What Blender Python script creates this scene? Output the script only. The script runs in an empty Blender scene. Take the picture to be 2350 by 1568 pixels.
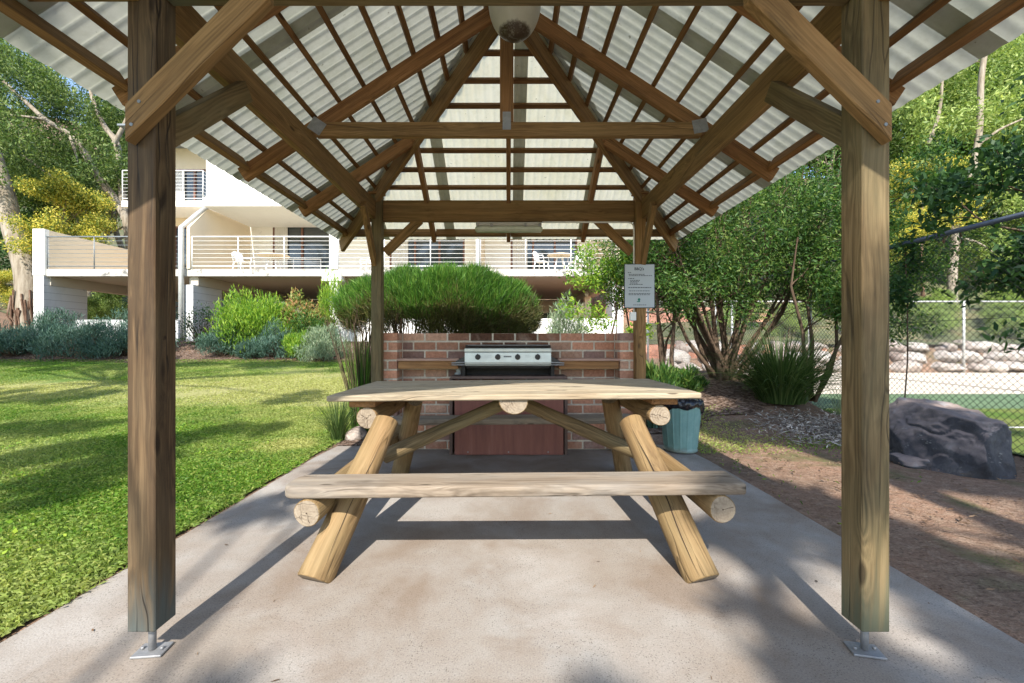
import bpy, math, random
import numpy as np
from mathutils import Vector, Matrix
R = math.radians
rnd = random.Random(7)
scene = bpy.context.scene
col = scene.collection
CAMZ = 1.15
FD = 972.0
def at(px, py, Y):
    return Vector(((px - 1167) / FD * Y, Y, CAMZ + (784 - py) / FD * Y))

# ------------------------------------------------------------------ objects
def link(o, parent=None):
    col.objects.link(o)
    if parent: o.parent = parent
    return o
def thing(name, label, cat, loc=(0, 0, 0), rz=0, group=None):
    o = bpy.data.objects.new(name, None); link(o)
    o.location = loc; o.rotation_euler = (0, 0, rz)
    o.empty_display_size = .1
    o['label'] = label; o['category'] = cat
    if group: o['group'] = group
    return o
def tag(o, label, cat, group=None):
    o['label'] = label; o['category'] = cat
    if group: o['group'] = group
    return o
def kind(o, k='structure'):
    o['kind'] = k; return o
def copy_tree(o, parent=None):
    c = o.copy(); col.objects.link(c); c.parent = parent
    for ch in list(o.children): copy_tree(ch, c)
    return c
def np_mesh(name, V, F, smooth=False, attr=None):
    """V (n,3) ; F (m,k) constant k"""
    V = np.asarray(V, dtype=np.float32); F = np.asarray(F, dtype=np.int32)
    me = bpy.data.meshes.new(name)
    me.vertices.add(len(V)); me.vertices.foreach_set('co', V.ravel())
    k = F.shape[1]
    me.loops.add(F.size); me.loops.foreach_set('vertex_index', F.ravel())
    me.polygons.add(len(F))
    me.polygons.foreach_set('loop_start', np.arange(0, F.size, k, dtype=np.int32))
    if smooth: me.polygons.foreach_set('use_smooth', np.ones(len(F), dtype=bool))
    if attr is not None:
        a = me.color_attributes.new('tint', 'FLOAT_COLOR', 'POINT')
        c = np.ones((len(V), 4), dtype=np.float32); c[:, :3] = attr
        a.data.foreach_set('color', c.ravel())
    me.update(calc_edges=True); me.validate()
    return me
def mobj(name, me, mat, parent=None, M=None):
    o = bpy.data.objects.new(name, me)
    if mat: me.materials.append(mat)
    link(o, parent)
    if M is not None:
        if parent: o.matrix_basis = Matrix.Translation(parent.location).inverted() @ M if parent.rotation_euler.z == 0 else M
        else: o.matrix_basis = M
    return o
class MB:
    def __init__(s): s.v = []; s.f = []; s.sm = []; s.t = []
    def add(s, vs, fs, smooth=False, tint=None):
        b = len(s.v); s.v += [tuple(v) for v in vs]; s.f += [tuple(i + b for i in f) for f in fs]; s.sm += [smooth] * len(fs)
        if tint is not None: s.t += [tint] * len(vs)
        return s
    def box(s, c, d, M=None, ch=0, tint=None):
        x, y, z = d[0] / 2, d[1] / 2, d[2] / 2
        if ch <= 0:
            vs = [Vector((a * x, b * y, e * z)) for a in (-1, 1) for b in (-1, 1) for e in (-1, 1)]
            fs = [(0, 1, 3, 2), (4, 6, 7, 5), (0, 4, 5, 1), (2, 3, 7, 6), (0, 2, 6, 4), (1, 5, 7, 3)]
        else:
            vs = []; idx = {}
            for a in (-1, 1):
                for b in (-1, 1):
                    for e in (-1, 1):
                        for k in range(3):
                            p = [a * (x - ch), b * (y - ch), e * (z - ch)]; p[k] = (a, b, e)[k] * (x, y, z)[k]
                            idx[(a, b, e, k)] = len(vs); vs.append(Vector(p))
            fs = []
            q = [(-1, -1), (-1, 1), (1, 1), (1, -1)]
            for k in range(3):
                for sg in (-1, 1):
                    L = []
                    for (u, w) in q:
                        t = [0, 0, 0]; t[k] = sg; t[(k + 1) % 3] = u; t[(k + 2) % 3] = w
                        L.append(idx[(t[0], t[1], t[2], k)])
                    fs.append(L if sg < 0 else L[::-1])
            for k in range(3):
                i, j = (k + 1) % 3, (k + 2) % 3
                for u in (-1, 1):
                    for w in (-1, 1):
                        L = []
                        for (e, m) in ((-1, i), (1, i), (1, j), (-1, j)):
                            t = [0, 0, 0]; t[k] = e; t[i] = u; t[j] = w
                            L.append(idx[(t[0], t[1], t[2], m)])
                        fs.append(L)
            for a in (-1, 1):
                for b in (-1, 1):
                    for e in (-1, 1): fs.append([idx[(a, b, e, k)] for k in range(3)])
        c = Vector(c)
        vs = [(M @ v if M else v) + c for v in vs]
        return s.add(vs, fs, False, tint)
    def tube(s, pts, rs, n=8, cap=True, tint=None):
        pts = [Vector(p) for p in pts]
        if not hasattr(rs, '__len__'): rs = [rs] * len(pts)
        vs = []; ref = None
        for i, p in enumerate(pts):
            d = (pts[min(i + 1, len(pts) - 1)] - pts[max(i - 1, 0)]).normalized()
            if ref is None:
                ref = Vector((0, 0, 1)) if abs(d.z) < .9 else Vector((1, 0, 0))
            a = d.cross(ref).normalized(); b = a.cross(d); ref = b
            for k in range(n):
                t = 2 * math.pi * k / n
                vs.append(p + (a * math.cos(t) + b * math.sin(t)) * rs[i])
        fs = []
        for i in range(len(pts) - 1):
            for k in range(n):
                k2 = (k + 1) % n
                fs.append((i * n + k, i * n + k2, (i + 1) * n + k2, (i + 1) * n + k))
        b0 = len(s.v)
        s.add(vs, fs, True, tint)
        if cap:
            s.f.append(tuple(b0 + k for k in range(n))[::-1]); s.sm.append(False)
            L = (len(pts) - 1) * n
            s.f.append(tuple(b0 + L + k for k in range(n))); s.sm.append(False)
        return s
    def lathe(s, prof, c, n=24, tint=None):
        vs = []; fs = []
        for (r, z) in prof:
            for k in range(n):
                t = 2 * math.pi * k / n
                vs.append((c[0] + r * math.cos(t), c[1] + r * math.sin(t), c[2] + z))
        for i in range(len(prof) - 1):
            for k in range(n):
                k2 = (k + 1) % n
                fs.append((i * n + k, i * n + k2, (i + 1) * n + k2, (i + 1) * n + k))
        return s.add(vs, fs, True, tint)
    def build(s, name, mat, parent=None, local=False, loc=None):
        me = bpy.data.meshes.new(name)
        off = parent.location if (parent and not local) else Vector((0, 0, 0))
        if loc is not None: off = off + Vector(loc)
        me.from_pydata([(v[0] - off[0], v[1] - off[1], v[2] - off[2]) for v in s.v], [], s.f)
        me.polygons.foreach_set('use_smooth', s.sm)
        if s.t:
            a = me.color_attributes.new('tint', 'FLOAT_COLOR', 'POINT')
            a.data.foreach_set('color', [x for t in s.t for x in (t[0], t[1], t[2], 1)])
        me.update()
        if mat: me.materials.append(mat)
        o = bpy.data.objects.new(name, me); link(o, parent)
        if loc is not None: o.location = loc
        return o

# ------------------------------------------------------------------ materials
class NT:
    def __init__(s, name):
        s.m = bpy.data.materials.new(name); s.m.use_nodes = True
        s.t = s.m.node_tree; s.t.nodes.clear()
        s.out = s.n('ShaderNodeOutputMaterial')
    def n(s, typ, ins=None, **kw):
        nd = s.t.nodes.new(typ)
        for k, v in kw.items(): setattr(nd, k, v)
        if ins:
            for k, v in ins.items(): s.set(nd, k, v)
        return nd
    def set(s, nd, k, v):
        i = nd.inputs[k]
        if isinstance(v, bpy.types.NodeSocket): s.t.links.new(v, i)
        else:
            if i.type == 'RGBA' and len(v) == 3: v = (*v, 1)
            i.default_value = v
    def math(s, op, a, b=0.0, c=0.0, clamp=False):
        nd = s.n('ShaderNodeMath', operation=op, use_clamp=clamp)
        for i, v in enumerate((a, b, c)): s.set(nd, i, v)
        return nd.outputs[0]
    def noise(s, vec, scale, detail=3, rough=.55, dist=0.0):
        nd = s.n('ShaderNodeTexNoise', {'Vector': vec, 'Scale': scale, 'Detail': detail, 'Roughness': rough, 'Distortion': dist})
        return nd.outputs[0]
    def ramp(s, fac, stops, interp='LINEAR'):
        nd = s.n('ShaderNodeValToRGB', {'Fac': fac}); cr = nd.color_ramp; cr.interpolation = interp
        while len(cr.elements) < len(stops): cr.elements.new(.5)
        for e, (p, c) in zip(cr.elements, stops):
            e.position = p
            if not hasattr(c, '__len__'): c = (c, c, c)
            e.color = (*c, 1)
        return nd.outputs[0]
    def mix(s, f, a, b, blend='MIX'):
        nd = s.n('ShaderNodeMix', data_type='RGBA', blend_type=blend)
        s.set(nd, 0, f)
        for i, v in ((6, a), (7, b)):
            s.set(nd, i, v)
        return nd.outputs[2]
    def mapping(s, vec, scale=(1, 1, 1), loc=(0, 0, 0)):
        nd = s.n('ShaderNodeMapping', {'Vector': vec, 'Scale': scale, 'Location': loc}); return nd.outputs[0]
    def bump(s, h, strength=.3, dist=.01):
        return s.n('ShaderNodeBump', {'Height': h, 'Strength': strength, 'Distance': dist}).outputs[0]
    def pbsdf(s, color, rough=.7, normal=None, **kw):
        b = s.n('ShaderNodeBsdfPrincipled', {'Base Color': color, 'Roughness': rough})
        if normal: s.set(b, 'Normal', normal)
        for k, v in kw.items(): s.set(b, k.replace('_', ' '), v)
        return b.outputs[0]
    def finish(s, sh):
        s.t.links.new(sh, s.out.inputs[0]); return s.m
    def obj(s): return s.n('ShaderNodeTexCoord').outputs['Object']
    def pos(s): return s.n('ShaderNodeNewGeometry').outputs['Position']
    def rand(s): return s.n('ShaderNodeObjectInfo').outputs['Random']

def wood(name, dark, mid, light, weather, wamt=.45, ringscale=16, rough=.75, bumpd=.003, crack=.5, foot=None):
    t = NT(name)
    o = t.obj(); r = t.rand()
    off = t.n('ShaderNodeCombineXYZ', {'X': t.math('MULTIPLY', r, 37.0), 'Y': t.math('MULTIPLY', t.math('SUBTRACT', r, .5), .09), 'Z': t.math('MULTIPLY', t.math('SUBTRACT', t.math('FRACT', t.math('MULTIPLY', r, 7.3)), .5), .12)}).outputs[0]
    v = t.n('ShaderNodeVectorMath', {0: o, 1: off}, operation='ADD').outputs[0]
    # low-frequency wander so grain arches round knots
    wn = t.n('ShaderNodeTexNoise', {'Vector': t.mapping(v, (1.1, 5, 5)), 'Scale': 1.6, 'Detail': 2.0})
    wv = t.n('ShaderNodeVectorMath', {0: wn.outputs['Color'], 1: (.5, .5, .5)}, operation='SUBTRACT').outputs[0]
    wv = t.n('ShaderNodeVectorMath', {0: wv, 1: (0, .045, .045)}, operation='MULTIPLY').outputs[0]
    kn = t.n('ShaderNodeTexVoronoi', {'Vector': t.mapping(v, (2.6, 9, 9)), 'Scale': 1.0}, feature='F1')
    kd = kn.outputs['Distance']
    kpush = t.math('MULTIPLY', t.ramp(kd, [(0, 1), (.5, 0)], 'EASE'), .022)
    vv = t.n('ShaderNodeVectorMath', {0: v, 1: wv}, operation='ADD').outputs[0]
    vv = t.n('ShaderNodeVectorMath', {0: vv, 1: t.n('ShaderNodeCombineXYZ', {'X': 0.0, 'Y': kpush, 'Z': kpush}).outputs[0]}, operation='ADD').outputs[0]
    wave = t.n('ShaderNodeTexWave', {'Vector': t.mapping(vv, (.10, 1, 1)), 'Scale': ringscale * 2.1, 'Distortion': 1.6, 'Detail': 3.0, 'Detail Scale': 2.5}, wave_type='RINGS', rings_direction='X', wave_profile='SIN').outputs['Fac']
    wamp = t.ramp(t.noise(t.mapping(v, (1.6, 7, 7), (3, 7, 1)), 1.0, 3), [(.40, .05), (.68, 1)])
    fine = t.noise(t.mapping(vv, (2.6, 120, 120)), 1.0, 4, .7)
    streak = t.noise(t.mapping(vv, (.7, 38, 38)), 1.0, 4, .62)
    broad = t.noise(t.mapping(vv, (.9, 7, 7), (2, 2, 8)), 1.0, 3, .6)
    f = t.math('ADD', t.math('MULTIPLY', t.math('MULTIPLY', t.math('SUBTRACT', wave, .5), wamp), .13), t.math('ADD', t.math('MULTIPLY', fine, .34), t.math('ADD', t.math('MULTIPLY', streak, .42), t.math('MULTIPLY', broad, .24))))
    c = t.ramp(f, [(.33, dark), (.50, mid), (.68, light)])
    wn2 = t.noise(t.mapping(v, (1.3, 4, 4)), 1.3, 4, .65)
    wf = t.ramp(t.math('ADD', wn2, t.math('MULTIPLY', t.math('SUBTRACT', r, .5), .22)), [(.38, 0), (.66, 1)])
    wcol = t.mix(.55, weather, t.mix(1, c, (1.15, 1.15, 1.1), 'MULTIPLY'), 'MIX')
    c = t.mix(t.math('MULTIPLY', wf, wamt * 1.5, clamp=True), c, wcol)
    stain = t.ramp(t.noise(t.mapping(v, (2.5, 9, 9), (5, 3, 1)), 1.0, 4, .7), [(.56, 0), (.74, 1)])
    c = t.mix(t.math('MULTIPLY', stain, .55), c, [x * .55 for x in dark])
    if foot:
        lx = t.n('ShaderNodeSeparateXYZ', {0: o}).outputs[0]
        ff = t.ramp(t.math('ADD', lx, t.math('MULTIPLY', streak, .5)), [(0, 1), (1, 0)])
        ff = t.n('ShaderNodeMapRange', {0: t.math('ADD', lx, t.math('MULTIPLY', streak, .45)), 1: -1.02, 2: -.80, 3: 1.0, 4: 0.0}).outputs[0]
        c = t.mix(t.math('MULTIPLY', ff, .75), c, foot)
    knf = t.ramp(kd, [(.08 if foot else .06, 1), (.15 if foot else .11, 0)])
    c = t.mix(t.math('MULTIPLY', knf, .8), c, [x * .45 for x in dark])
    ck = t.n('ShaderNodeTexVoronoi', {'Vector': t.mapping(vv, (.55, 17, 17)), 'Scale': 1.0}, feature='DISTANCE_TO_EDGE').outputs['Distance']
    ckm = t.math('MULTIPLY', t.ramp(ck, [(.008, 1), (.03, 0)]), t.ramp(t.noise(t.mapping(v, (1.5, 8, 8), (9, 2, 4)), 1.0, 2), [(.5, 0), (.6, 1)]))
    c = t.mix(t.math('MULTIPLY', ckm, crack), c, [x * .3 for x in dark])
    h = t.math('SUBTRACT', f, t.math('MULTIPLY', ckm, 1.2))
    return t.finish(t.pbsdf(c, rough, t.bump(h, .55, bumpd), Specular_IOR_Level=.3))

def simple(name, c, rough=.6, metal=0, var=.12, scale=6, bump=0.0, spec=.5):
    t = NT(name); o = t.obj()
    n = t.noise(o, scale, 5, .6)
    cc = t.mix(1, c, t.ramp(n, [(.25, 1 - var), (.75, 1 + var)]), 'MULTIPLY')
    nr = t.bump(t.noise(o, scale * 8, 4), bump, .004) if bump else None
    return t.finish(t.pbsdf(cc, rough, nr, Metallic=metal, Specular_IOR_Level=spec))

def sunlit_dry(t, p):
    out = 0.0
    for (cx, cy, rx, ry) in ((-4.6, 8.9, 6.0, 3.2), (-2.45, 4.7, .55, .45), (-9.5, 8.5, 3.5, 1.6), (2.5, 5.2, 1.0, 1.3)):  # big ellipses paint the sunlit band into the lawn; small ones are dry grass
        q = t.n('ShaderNodeVectorMath', {0: p, 1: (cx, cy, 0)}, operation='SUBTRACT').outputs[0]
        q = t.n('ShaderNodeVectorMath', {0: q, 1: (1 / rx, 1 / ry, 0)}, operation='MULTIPLY').outputs[0]
        l = t.n('ShaderNodeVectorMath', {0: q}, operation='LENGTH').outputs['Value']
        out = t.math('MAXIMUM', out, t.math('SUBTRACT', 1.0, l))
    return t.ramp(t.math('ADD', out, t.math('MULTIPLY', t.math('SUBTRACT', t.noise(p, 1.8, 5, .65), .5), 1.3)), [(.18, 0), (.62, 1)])
def leafmat(name, cols, rough=.55, trans=.35, patch=None):
    t = NT(name)
    g = t.n('ShaderNodeNewGeometry')
    ri = g.outputs['Random Per Island']
    c = t.ramp(ri, [(i / max(1, len(cols) - 1), k) for i, k in enumerate(cols)])
    n = t.noise(g.outputs['Position'], .9, 3)
    c = t.mix(1, c, t.ramp(n, [(.3, (.72, .78, .72)), (.7, (1.3, 1.22, 1.1))]), 'MULTIPLY')
    if patch:
        c = t.mix(t.math('MULTIPLY', t.ramp(t.math('ADD', t.noise(g.outputs['Position'], .42, 4, .6), t.math('MULTIPLY', t.noise(g.outputs['Position'], 5, 3), .25)), [(.54, 0), (.76, 1)]), .55), c, patch)
    if patch:
        c = t.mix(t.math('MULTIPLY', sunlit_dry(t, g.outputs['Position']), .75), c, patch)
    b = t.pbsdf(c, rough, Specular_IOR_Level=.35)
    tr = t.n('ShaderNodeBsdfTranslucent', {'Color': t.mix(1, c, (1.35, 1.35, .8), 'MULTIPLY')}).outputs[0]
    mx = t.n('ShaderNodeMixShader', {0: trans}); t.t.links.new(b, mx.inputs[1]); t.t.links.new(tr, mx.inputs[2])
    return t.finish(mx.outputs[0])

M = {}
M['post_red'] = wood('weathered_brown_timber', (.022, .010, .004), (.075, .042, .019), (.205, .13, .065), (.10, .088, .055), .4, 16, .75, .003, .8, (.075, .095, .09))
M['post_green'] = wood('weathered_green_timber', (.045, .030, .012), (.13, .088, .040), (.235, .165, .082), (.12, .125, .07), .5, 16, .75, .003, .6, (.10, .115, .075))
M['beam'] = wood('aged_beam_timber', (.075, .040, .013), (.22, .122, .045), (.36, .21, .085), (.19, .15, .075), .35)
M['rafter'] = wood('reddish_rafter_timber', (.08, .035, .012), (.24, .115, .042), (.40, .21, .085), (.21, .14, .07), .3)
M['batten'] = wood('dark_batten_timber', (.06, .028, .009), (.17, .085, .03), (.27, .145, .055), (.14, .10, .045), .25)
M['log'] = wood('golden_log_timber', (.095, .052, .020), (.21, .128, .055), (.32, .21, .105), (.19, .165, .085), .5, 12, .75, .003, .45)
M['log_end'] = wood('sawn_log_end', (.15, .11, .075), (.26, .205, .145), (.36, .30, .225), (.23, .205, .165), .4, 9)
M['top'] = wood('weathered_tabletop_timber', (.11, .08, .05), (.31, .24, .155), (.45, .37, .26), (.33, .31, .25), .6, 14, .75, .003, .9)
M['bench'] = wood('grey_bench_timber', (.10, .073, .05), (.235, .185, .135), (.35, .295, .225), (.215, .21, .20), .85, 14)

def roofmat(name, a, b_, d, tmix):
    t = NT(name); o = t.pos()
    n1 = t.noise(o, 2.5, 5, .65); n2 = t.noise(o, 22, 4, .7)
    c = t.mix(t.ramp(n1, [(.4, 0), (.7, 1)]), a, b_)
    spk = t.ramp(t.noise(o, 38, 2, .5), [(.72, 0), (.76, 1)])
    c = t.mix(t.math('MULTIPLY', spk, .6), c, (.10, .09, .05))
    c = t.mix(t.math('MULTIPLY', t.ramp(n2, [(.45, 0), (.75, 1)]), .3), c, d)
    b = t.pbsdf(c, .5, Specular_IOR_Level=.3)
    tr = t.n('ShaderNodeBsdfTranslucent', {'Color': t.mix(1, c, (1.0, .98, .86), 'MULTIPLY')}).outputs[0]
    mx = t.n('ShaderNodeMixShader', {0: tmix}); t.t.links.new(b, mx.inputs[1]); t.t.links.new(tr, mx.inputs[2])
    return t.finish(mx.outputs[0])
M['sheet'] = roofmat('translucent_roofing', (.56, .58, .55), (.43, .45, .40), (.30, .31, .24), .27)
M['sheet_bright'] = roofmat('brightened_back_roofing', (.92, .87, .72), (.84, .78, .58), (.60, .55, .34), .74)  # roof sheet brightened and made more translucent to carry the back slope's glow
M['sheet_lap'] = roofmat('dirty_doubled_lap', (.42, .43, .39), (.33, .34, .29), (.22, .22, .17), .22)  # darker copy: trapped dirt, plus the light two layers hold back painted in

# concrete
t = NT('exposed_concrete'); o = t.pos()
big = t.noise(o, .9, 4, .6); med = t.noise(o, 5, 5, .65)
c = t.mix(t.ramp(big, [(.35, 0), (.68, 1)]), (.315, .275, .235), (.375, .365, .35))
c = t.mix(t.ramp(med, [(.35, 0), (.72, .7)]), c, (.27, .22, .18))
c = t.mix(t.math('MULTIPLY', t.ramp(t.noise(o, 1.6, 4, .6, .8), [(.50, 0), (.66, 1)]), .6), c, (.225, .165, .12))
c = t.mix(t.math('MULTIPLY', t.ramp(t.noise(t.mapping(o, (1, 1, 1), (7, 3, 0)), 1.1, 4, .6, .5), [(.52, 0), (.68, 1)]), .5), c, (.47, .45, .43))
vo = t.n('ShaderNodeTexVoronoi', {'Vector': o, 'Scale': 125.0, 'Randomness': 1.0})
dots = t.math('MULTIPLY', t.ramp(vo.outputs['Distance'], [(.26, 1), (.36, 0)]), t.ramp(t.n('ShaderNodeSeparateColor', {0: vo.outputs['Color']}).outputs[0], [(.55, 0), (.62, 1)]))
c = t.mix(t.math('MULTIPLY', dots, t.math('MULTIPLY', t.ramp(t.noise(o, 3.5, 3), [(.35, .25), (.65, 1)]), .75)), c, (.10, .085, .07))
fine = t.noise(o, 160, 3, .7)
c = t.mix(1, c, t.ramp(fine, [(.3, (.64, .63, .60)), (.7, (1.0, .98, .95))]), 'MULTIPLY')
M['concrete'] = t.finish(t.pbsdf(c, .85, t.bump(t.math('SUBTRACT', fine, t.math('MULTIPLY', dots, .5)), .35, .003), Specular_IOR_Level=.3))

# lawn soil & grass
t = NT('lawn_turf'); o = t.pos()
a = t.noise(o, .55, 4, .6); b_ = t.noise(t.mapping(o, (1, 1, .2)), 30, 4, .75)
c = t.mix(t.ramp(a, [(.42, 0), (.66, 1)]), (.09, .16, .03), (.26, .25, .09))
c = t.mix(t.math('MULTIPLY', sunlit_dry(t, o), .8), c, (.40, .36, .16))
c = t.mix(t.ramp(b_, [(.4, 0), (.75, .7)]), c, (.06, .09, .02))
c = t.mix(t.math('MULTIPLY', t.ramp(t.noise(o, 90, 3, .7), [(.5, 0), (.7, 1)]), .5), c, (.20, .26, .06))
M['turf'] = t.finish(t.pbsdf(c, .9, t.bump(b_, .8, .03), Specular_IOR_Level=.1))
t = NT('bare_earth'); o = t.pos()
a = t.noise(o, .8, 5, .6); b_ = t.noise(o, 14, 5, .7); d = t.noise(o, 70, 3, .7)
c = t.mix(t.ramp(a, [(.38, 0), (.68, 1)]), (.27, .165, .11), (.155, .11, .08))
c = t.mix(t.ramp(b_, [(.45, 0), (.7, .8)]), c, (.32, .235, .17))
c = t.mix(t.math('MULTIPLY', t.ramp(t.noise(t.mapping(o, (3, 9, 3)), 6.0, 4, .75), [(.55, 0), (.66, 1)]), .7), c, (.06, .04, .028))
c = t.mix(t.math('MULTIPLY', t.ramp(t.noise(o, 1.1, 3, .6, .5), [(.56, 0), (.66, 1)]), t.ramp(d, [(.4, .3), (.6, .9)])), c, (.075, .10, .03))
c = t.mix(1, c, t.ramp(d, [(.3, .7), (.7, 1.3)]), 'MULTIPLY')
M['earth'] = t.finish(t.pbsdf(c, .95, t.bump(t.math('ADD', b_, d), .8, .02), Specular_IOR_Level=.1))
t = NT('bark_mulch'); o = t.pos()
vo = t.n('ShaderNodeTexVoronoi', {'Vector': t.mapping(o, (1, 1.7, 1)), 'Scale': 26.0})
c = t.ramp(t.n('ShaderNodeSeparateColor', {0: vo.outputs['Color']}).outputs[0], [(0, (.05, .032, .022)), (.5, (.13, .085, .06)), (1, (.28, .21, .165))])
M['mulch'] = t.finish(t.pbsdf(c, .95, t.bump(vo.outputs['Distance'], 1, .03), Specular_IOR_Level=.1))
t = NT('red_clay'); o = t.pos()
a = t.noise(o, 1.4, 6, .7)
c = t.ramp(a, [(.3, (.20, .08, .045)), (.5, (.42, .19, .12)), (.7, (.55, .33, .22))])
M['clay'] = t.finish(t.pbsdf(c, .95, t.bump(a, 1, .15)))
t = NT('forest_floor'); o = t.pos()
a = t.noise(o, .7, 6, .7)
c = t.ramp(a, [(.3, (.03, .045, .015)), (.5, (.09, .10, .04)), (.7, (.20, .14, .08))])
M['forest'] = t.finish(t.pbsdf(c, .95, t.bump(a, 1, .2)))
t = NT('court_green'); o = t.pos(); a = t.noise(o, 2, 5, .6)
M['court'] = t.finish(t.pbsdf(t.ramp(a, [(.3, (.075, .125, .06)), (.7, (.12, .18, .085))]), .8))
t = NT('court_cream'); o = t.pos(); a = t.noise(o, 2, 5, .6)
M['cream'] = t.finish(t.pbsdf(t.ramp(a, [(.3, (.52, .44, .34)), (.7, (.64, .56, .45))]), .85))

M['leaf_gum'] = leafmat('gum_leaves', [(.025, .055, .015), (.07, .13, .028), (.14, .22, .055), (.24, .30, .11)])
M['leaf_forest'] = leafmat('forest_leaves', [(.02, .055, .010), (.06, .14, .02), (.13, .24, .038), (.28, .38, .09)])
M['leaf_pale'] = leafmat('pale_leaves', [(.10, .17, .04), (.24, .34, .09), (.42, .50, .18)])
M['leaf_dark'] = leafmat('dark_leaves', [(.012, .04, .016), (.03, .08, .022), (.06, .13, .035)])
M['leaf_shrub'] = leafmat('shrub_leaves', [(.016, .045, .010), (.036, .10, .018), (.07, .16, .03), (.16, .22, .05)])
M['leaf_needle'] = leafmat('needle_leaves', [(.02, .06, .01), (.045, .135, .016), (.08, .21, .022), (.17, .27, .05)], trans=.35)
M['leaf_old_shaded'] = leafmat('shaded_old_brown_needles', [(.035, .035, .014), (.07, .075, .02), (.10, .12, .03), (.13, .09, .045)], trans=.2)
M['leaf_teal'] = leafmat('rosemary_leaves', [(.035, .085, .065), (.065, .13, .10), (.11, .18, .14)], trans=.2)
M['leaf_silver'] = leafmat('silver_leaves', [(.10, .17, .10), (.20, .27, .18), (.34, .40, .28)], trans=.25)
M['leaf_lime'] = leafmat('lime_leaves', [(.06, .16, .015), (.16, .30, .03), (.34, .46, .06)], trans=.4)
M['leaf_red'] = leafmat('bronze_tipped_leaves', [(.09, .15, .04), (.22, .27, .07), (.42, .22, .12)], trans=.35)
M['wattle'] = leafmat('wattle_blossom', [(.08, .14, .03), (.22, .28, .05), (.52, .47, .08), (.78, .66, .15)], trans=.35)
M['grass'] = leafmat('grass_blades', [(.045, .115, .012), (.09, .20, .02), (.16, .29, .035), (.28, .33, .08)], trans=.4, patch=(.42, .42, .15))
M['strap'] = leafmat('strap_leaves', [(.03, .065, .015), (.065, .12, .03), (.14, .19, .07)], trans=.3)
M['iris'] = leafmat('blue_green_straps', [(.07, .14, .11), (.13, .22, .18), (.2, .3, .24)], trans=.25)
M['litter'] = leafmat('fallen_leaves', [(.05, .03, .02), (.16, .09, .05), (.30, .20, .13)], trans=.05)
M['chips'] = leafmat('grey_mulch_chips', [(.10, .09, .08), (.30, .27, .25), (.52, .49, .46)], trans=0.02)

def bark(name, stops, scale=3, stretch=(6, 6, .8)):
    t = NT(name); o = t.obj(); a = t.noise(t.mapping(o, stretch), scale * .4, 6, .65)
    return t.finish(t.pbsdf(t.ramp(a, stops), .9, t.bump(a, .8, .03), Specular_IOR_Level=.15))
M['bark_pale'] = bark('pale_gum_bark', [(.3, (.12, .095, .07)), (.48, (.26, .22, .165)), (.7, (.38, .34, .28))])
M['bark_rough'] = bark('stringy_brown_bark', [(.3, (.045, .028, .018)), (.5, (.15, .09, .06)), (.7, (.33, .25, .19))], 4)
M['twig'] = bark('brown_twig_bark', [(.3, (.05, .032, .022)), (.6, (.13, .09, .06)), (.8, (.26, .2, .15))], 8)

M['steel'] = simple('galvanised_steel', (.30, .30, .30), .6, .6, .2, 30)
M['white_metal'] = simple('white_painted_metal', (.78, .78, .76), .4, 0, .05)
M['dark_rail'] = simple('dark_grey_metal', (.20, .22, .23), .5, .3, .2, 3)
M['black'] = simple('black_enamel', (.012, .012, .013), .35, 0, .3, 20)
M['soot'] = simple('sooty_steel', (.02, .017, .014), .8, .2, .5, 15)
M['panelsteel'] = simple('brushed_panel', (.50, .53, .49), .38, .35, .12, 12)
M['plastic_white'] = simple('white_plastic', (.80, .79, .76), .45, 0, .04)
M['conduit'] = simple('grey_pvc', (.42, .40, .37), .5)
M['dirtclear'] = simple('yellowed_diffuser', (.50, .52, .42), .25, 0, .15, 14)
M['bag'] = simple('black_bin_liner', (.012, .012, .016), .22, 0, .2, 8, .5)
t = NT('aqua_painted_bin'); o = t.obj()
n_ = t.noise(o, 9, 5, .7); z = t.n('ShaderNodeSeparateXYZ', {0: o}).outputs[2]
c = t.mix(t.ramp(n_, [(.4, 0), (.7, .7)]), (.15, .30, .28), (.24, .39, .37))
c = t.mix(t.math('MULTIPLY', t.ramp(t.math('ADD', z, t.math('MULTIPLY', n_, .12)), [(.05, 1), (.13, 0)]), .8), c, (.16, .09, .05))
M['bin'] = t.finish(t.pbsdf(c, .5))
t = NT('brick_faces'); at_ = t.n('ShaderNodeVertexColor', layer_name='tint').outputs[0]; o = t.pos()
n_ = t.noise(o, 28, 5, .7); n2 = t.noise(o, 5, 4, .6)
c = t.mix(1, at_, t.ramp(n_, [(.25, .62), (.75, 1.32)]), 'MULTIPLY')
c = t.mix(t.math('MULTIPLY', t.ramp(n2, [(.56, 0), (.72, 1)]), .4), c, (.33, .29, .26))
c = t.mix(1, c, (1.32, 1.15, 1.03), 'MULTIPLY')
M['brick'] = t.finish(t.pbsdf(c, .9, t.bump(n_, .6, .006), Specular_IOR_Level=.15))
t = NT('lime_mortar'); o = t.pos(); n_ = t.noise(o, 35, 5, .7); n2 = t.noise(o, 6, 3)
c = t.mix(t.ramp(n2, [(.35, 0), (.7, 1)]), (.60, .53, .43), (.44, .38, .31))
M['mortar'] = t.finish(t.pbsdf(t.mix(1, c, t.ramp(n_, [(.3, .75), (.7, 1.15)]), 'MULTIPLY'), .95, t.bump(n_, .7, .006)))
t = NT('oxide_red_panel'); o = t.obj()
n_ = t.noise(t.mapping(o, (14, 14, 1.2)), 1.0, 5, .7)
c = t.ramp(n_, [(.3, (.17, .058, .045)), (.55, (.235, .085, .062)), (.8, (.29, .14, .11))])
M['door'] = t.finish(t.pbsdf(c, .55))
M['slate'] = simple('hearth_slab', (.12, .075, .06), .7, 0, .3, 12)
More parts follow.
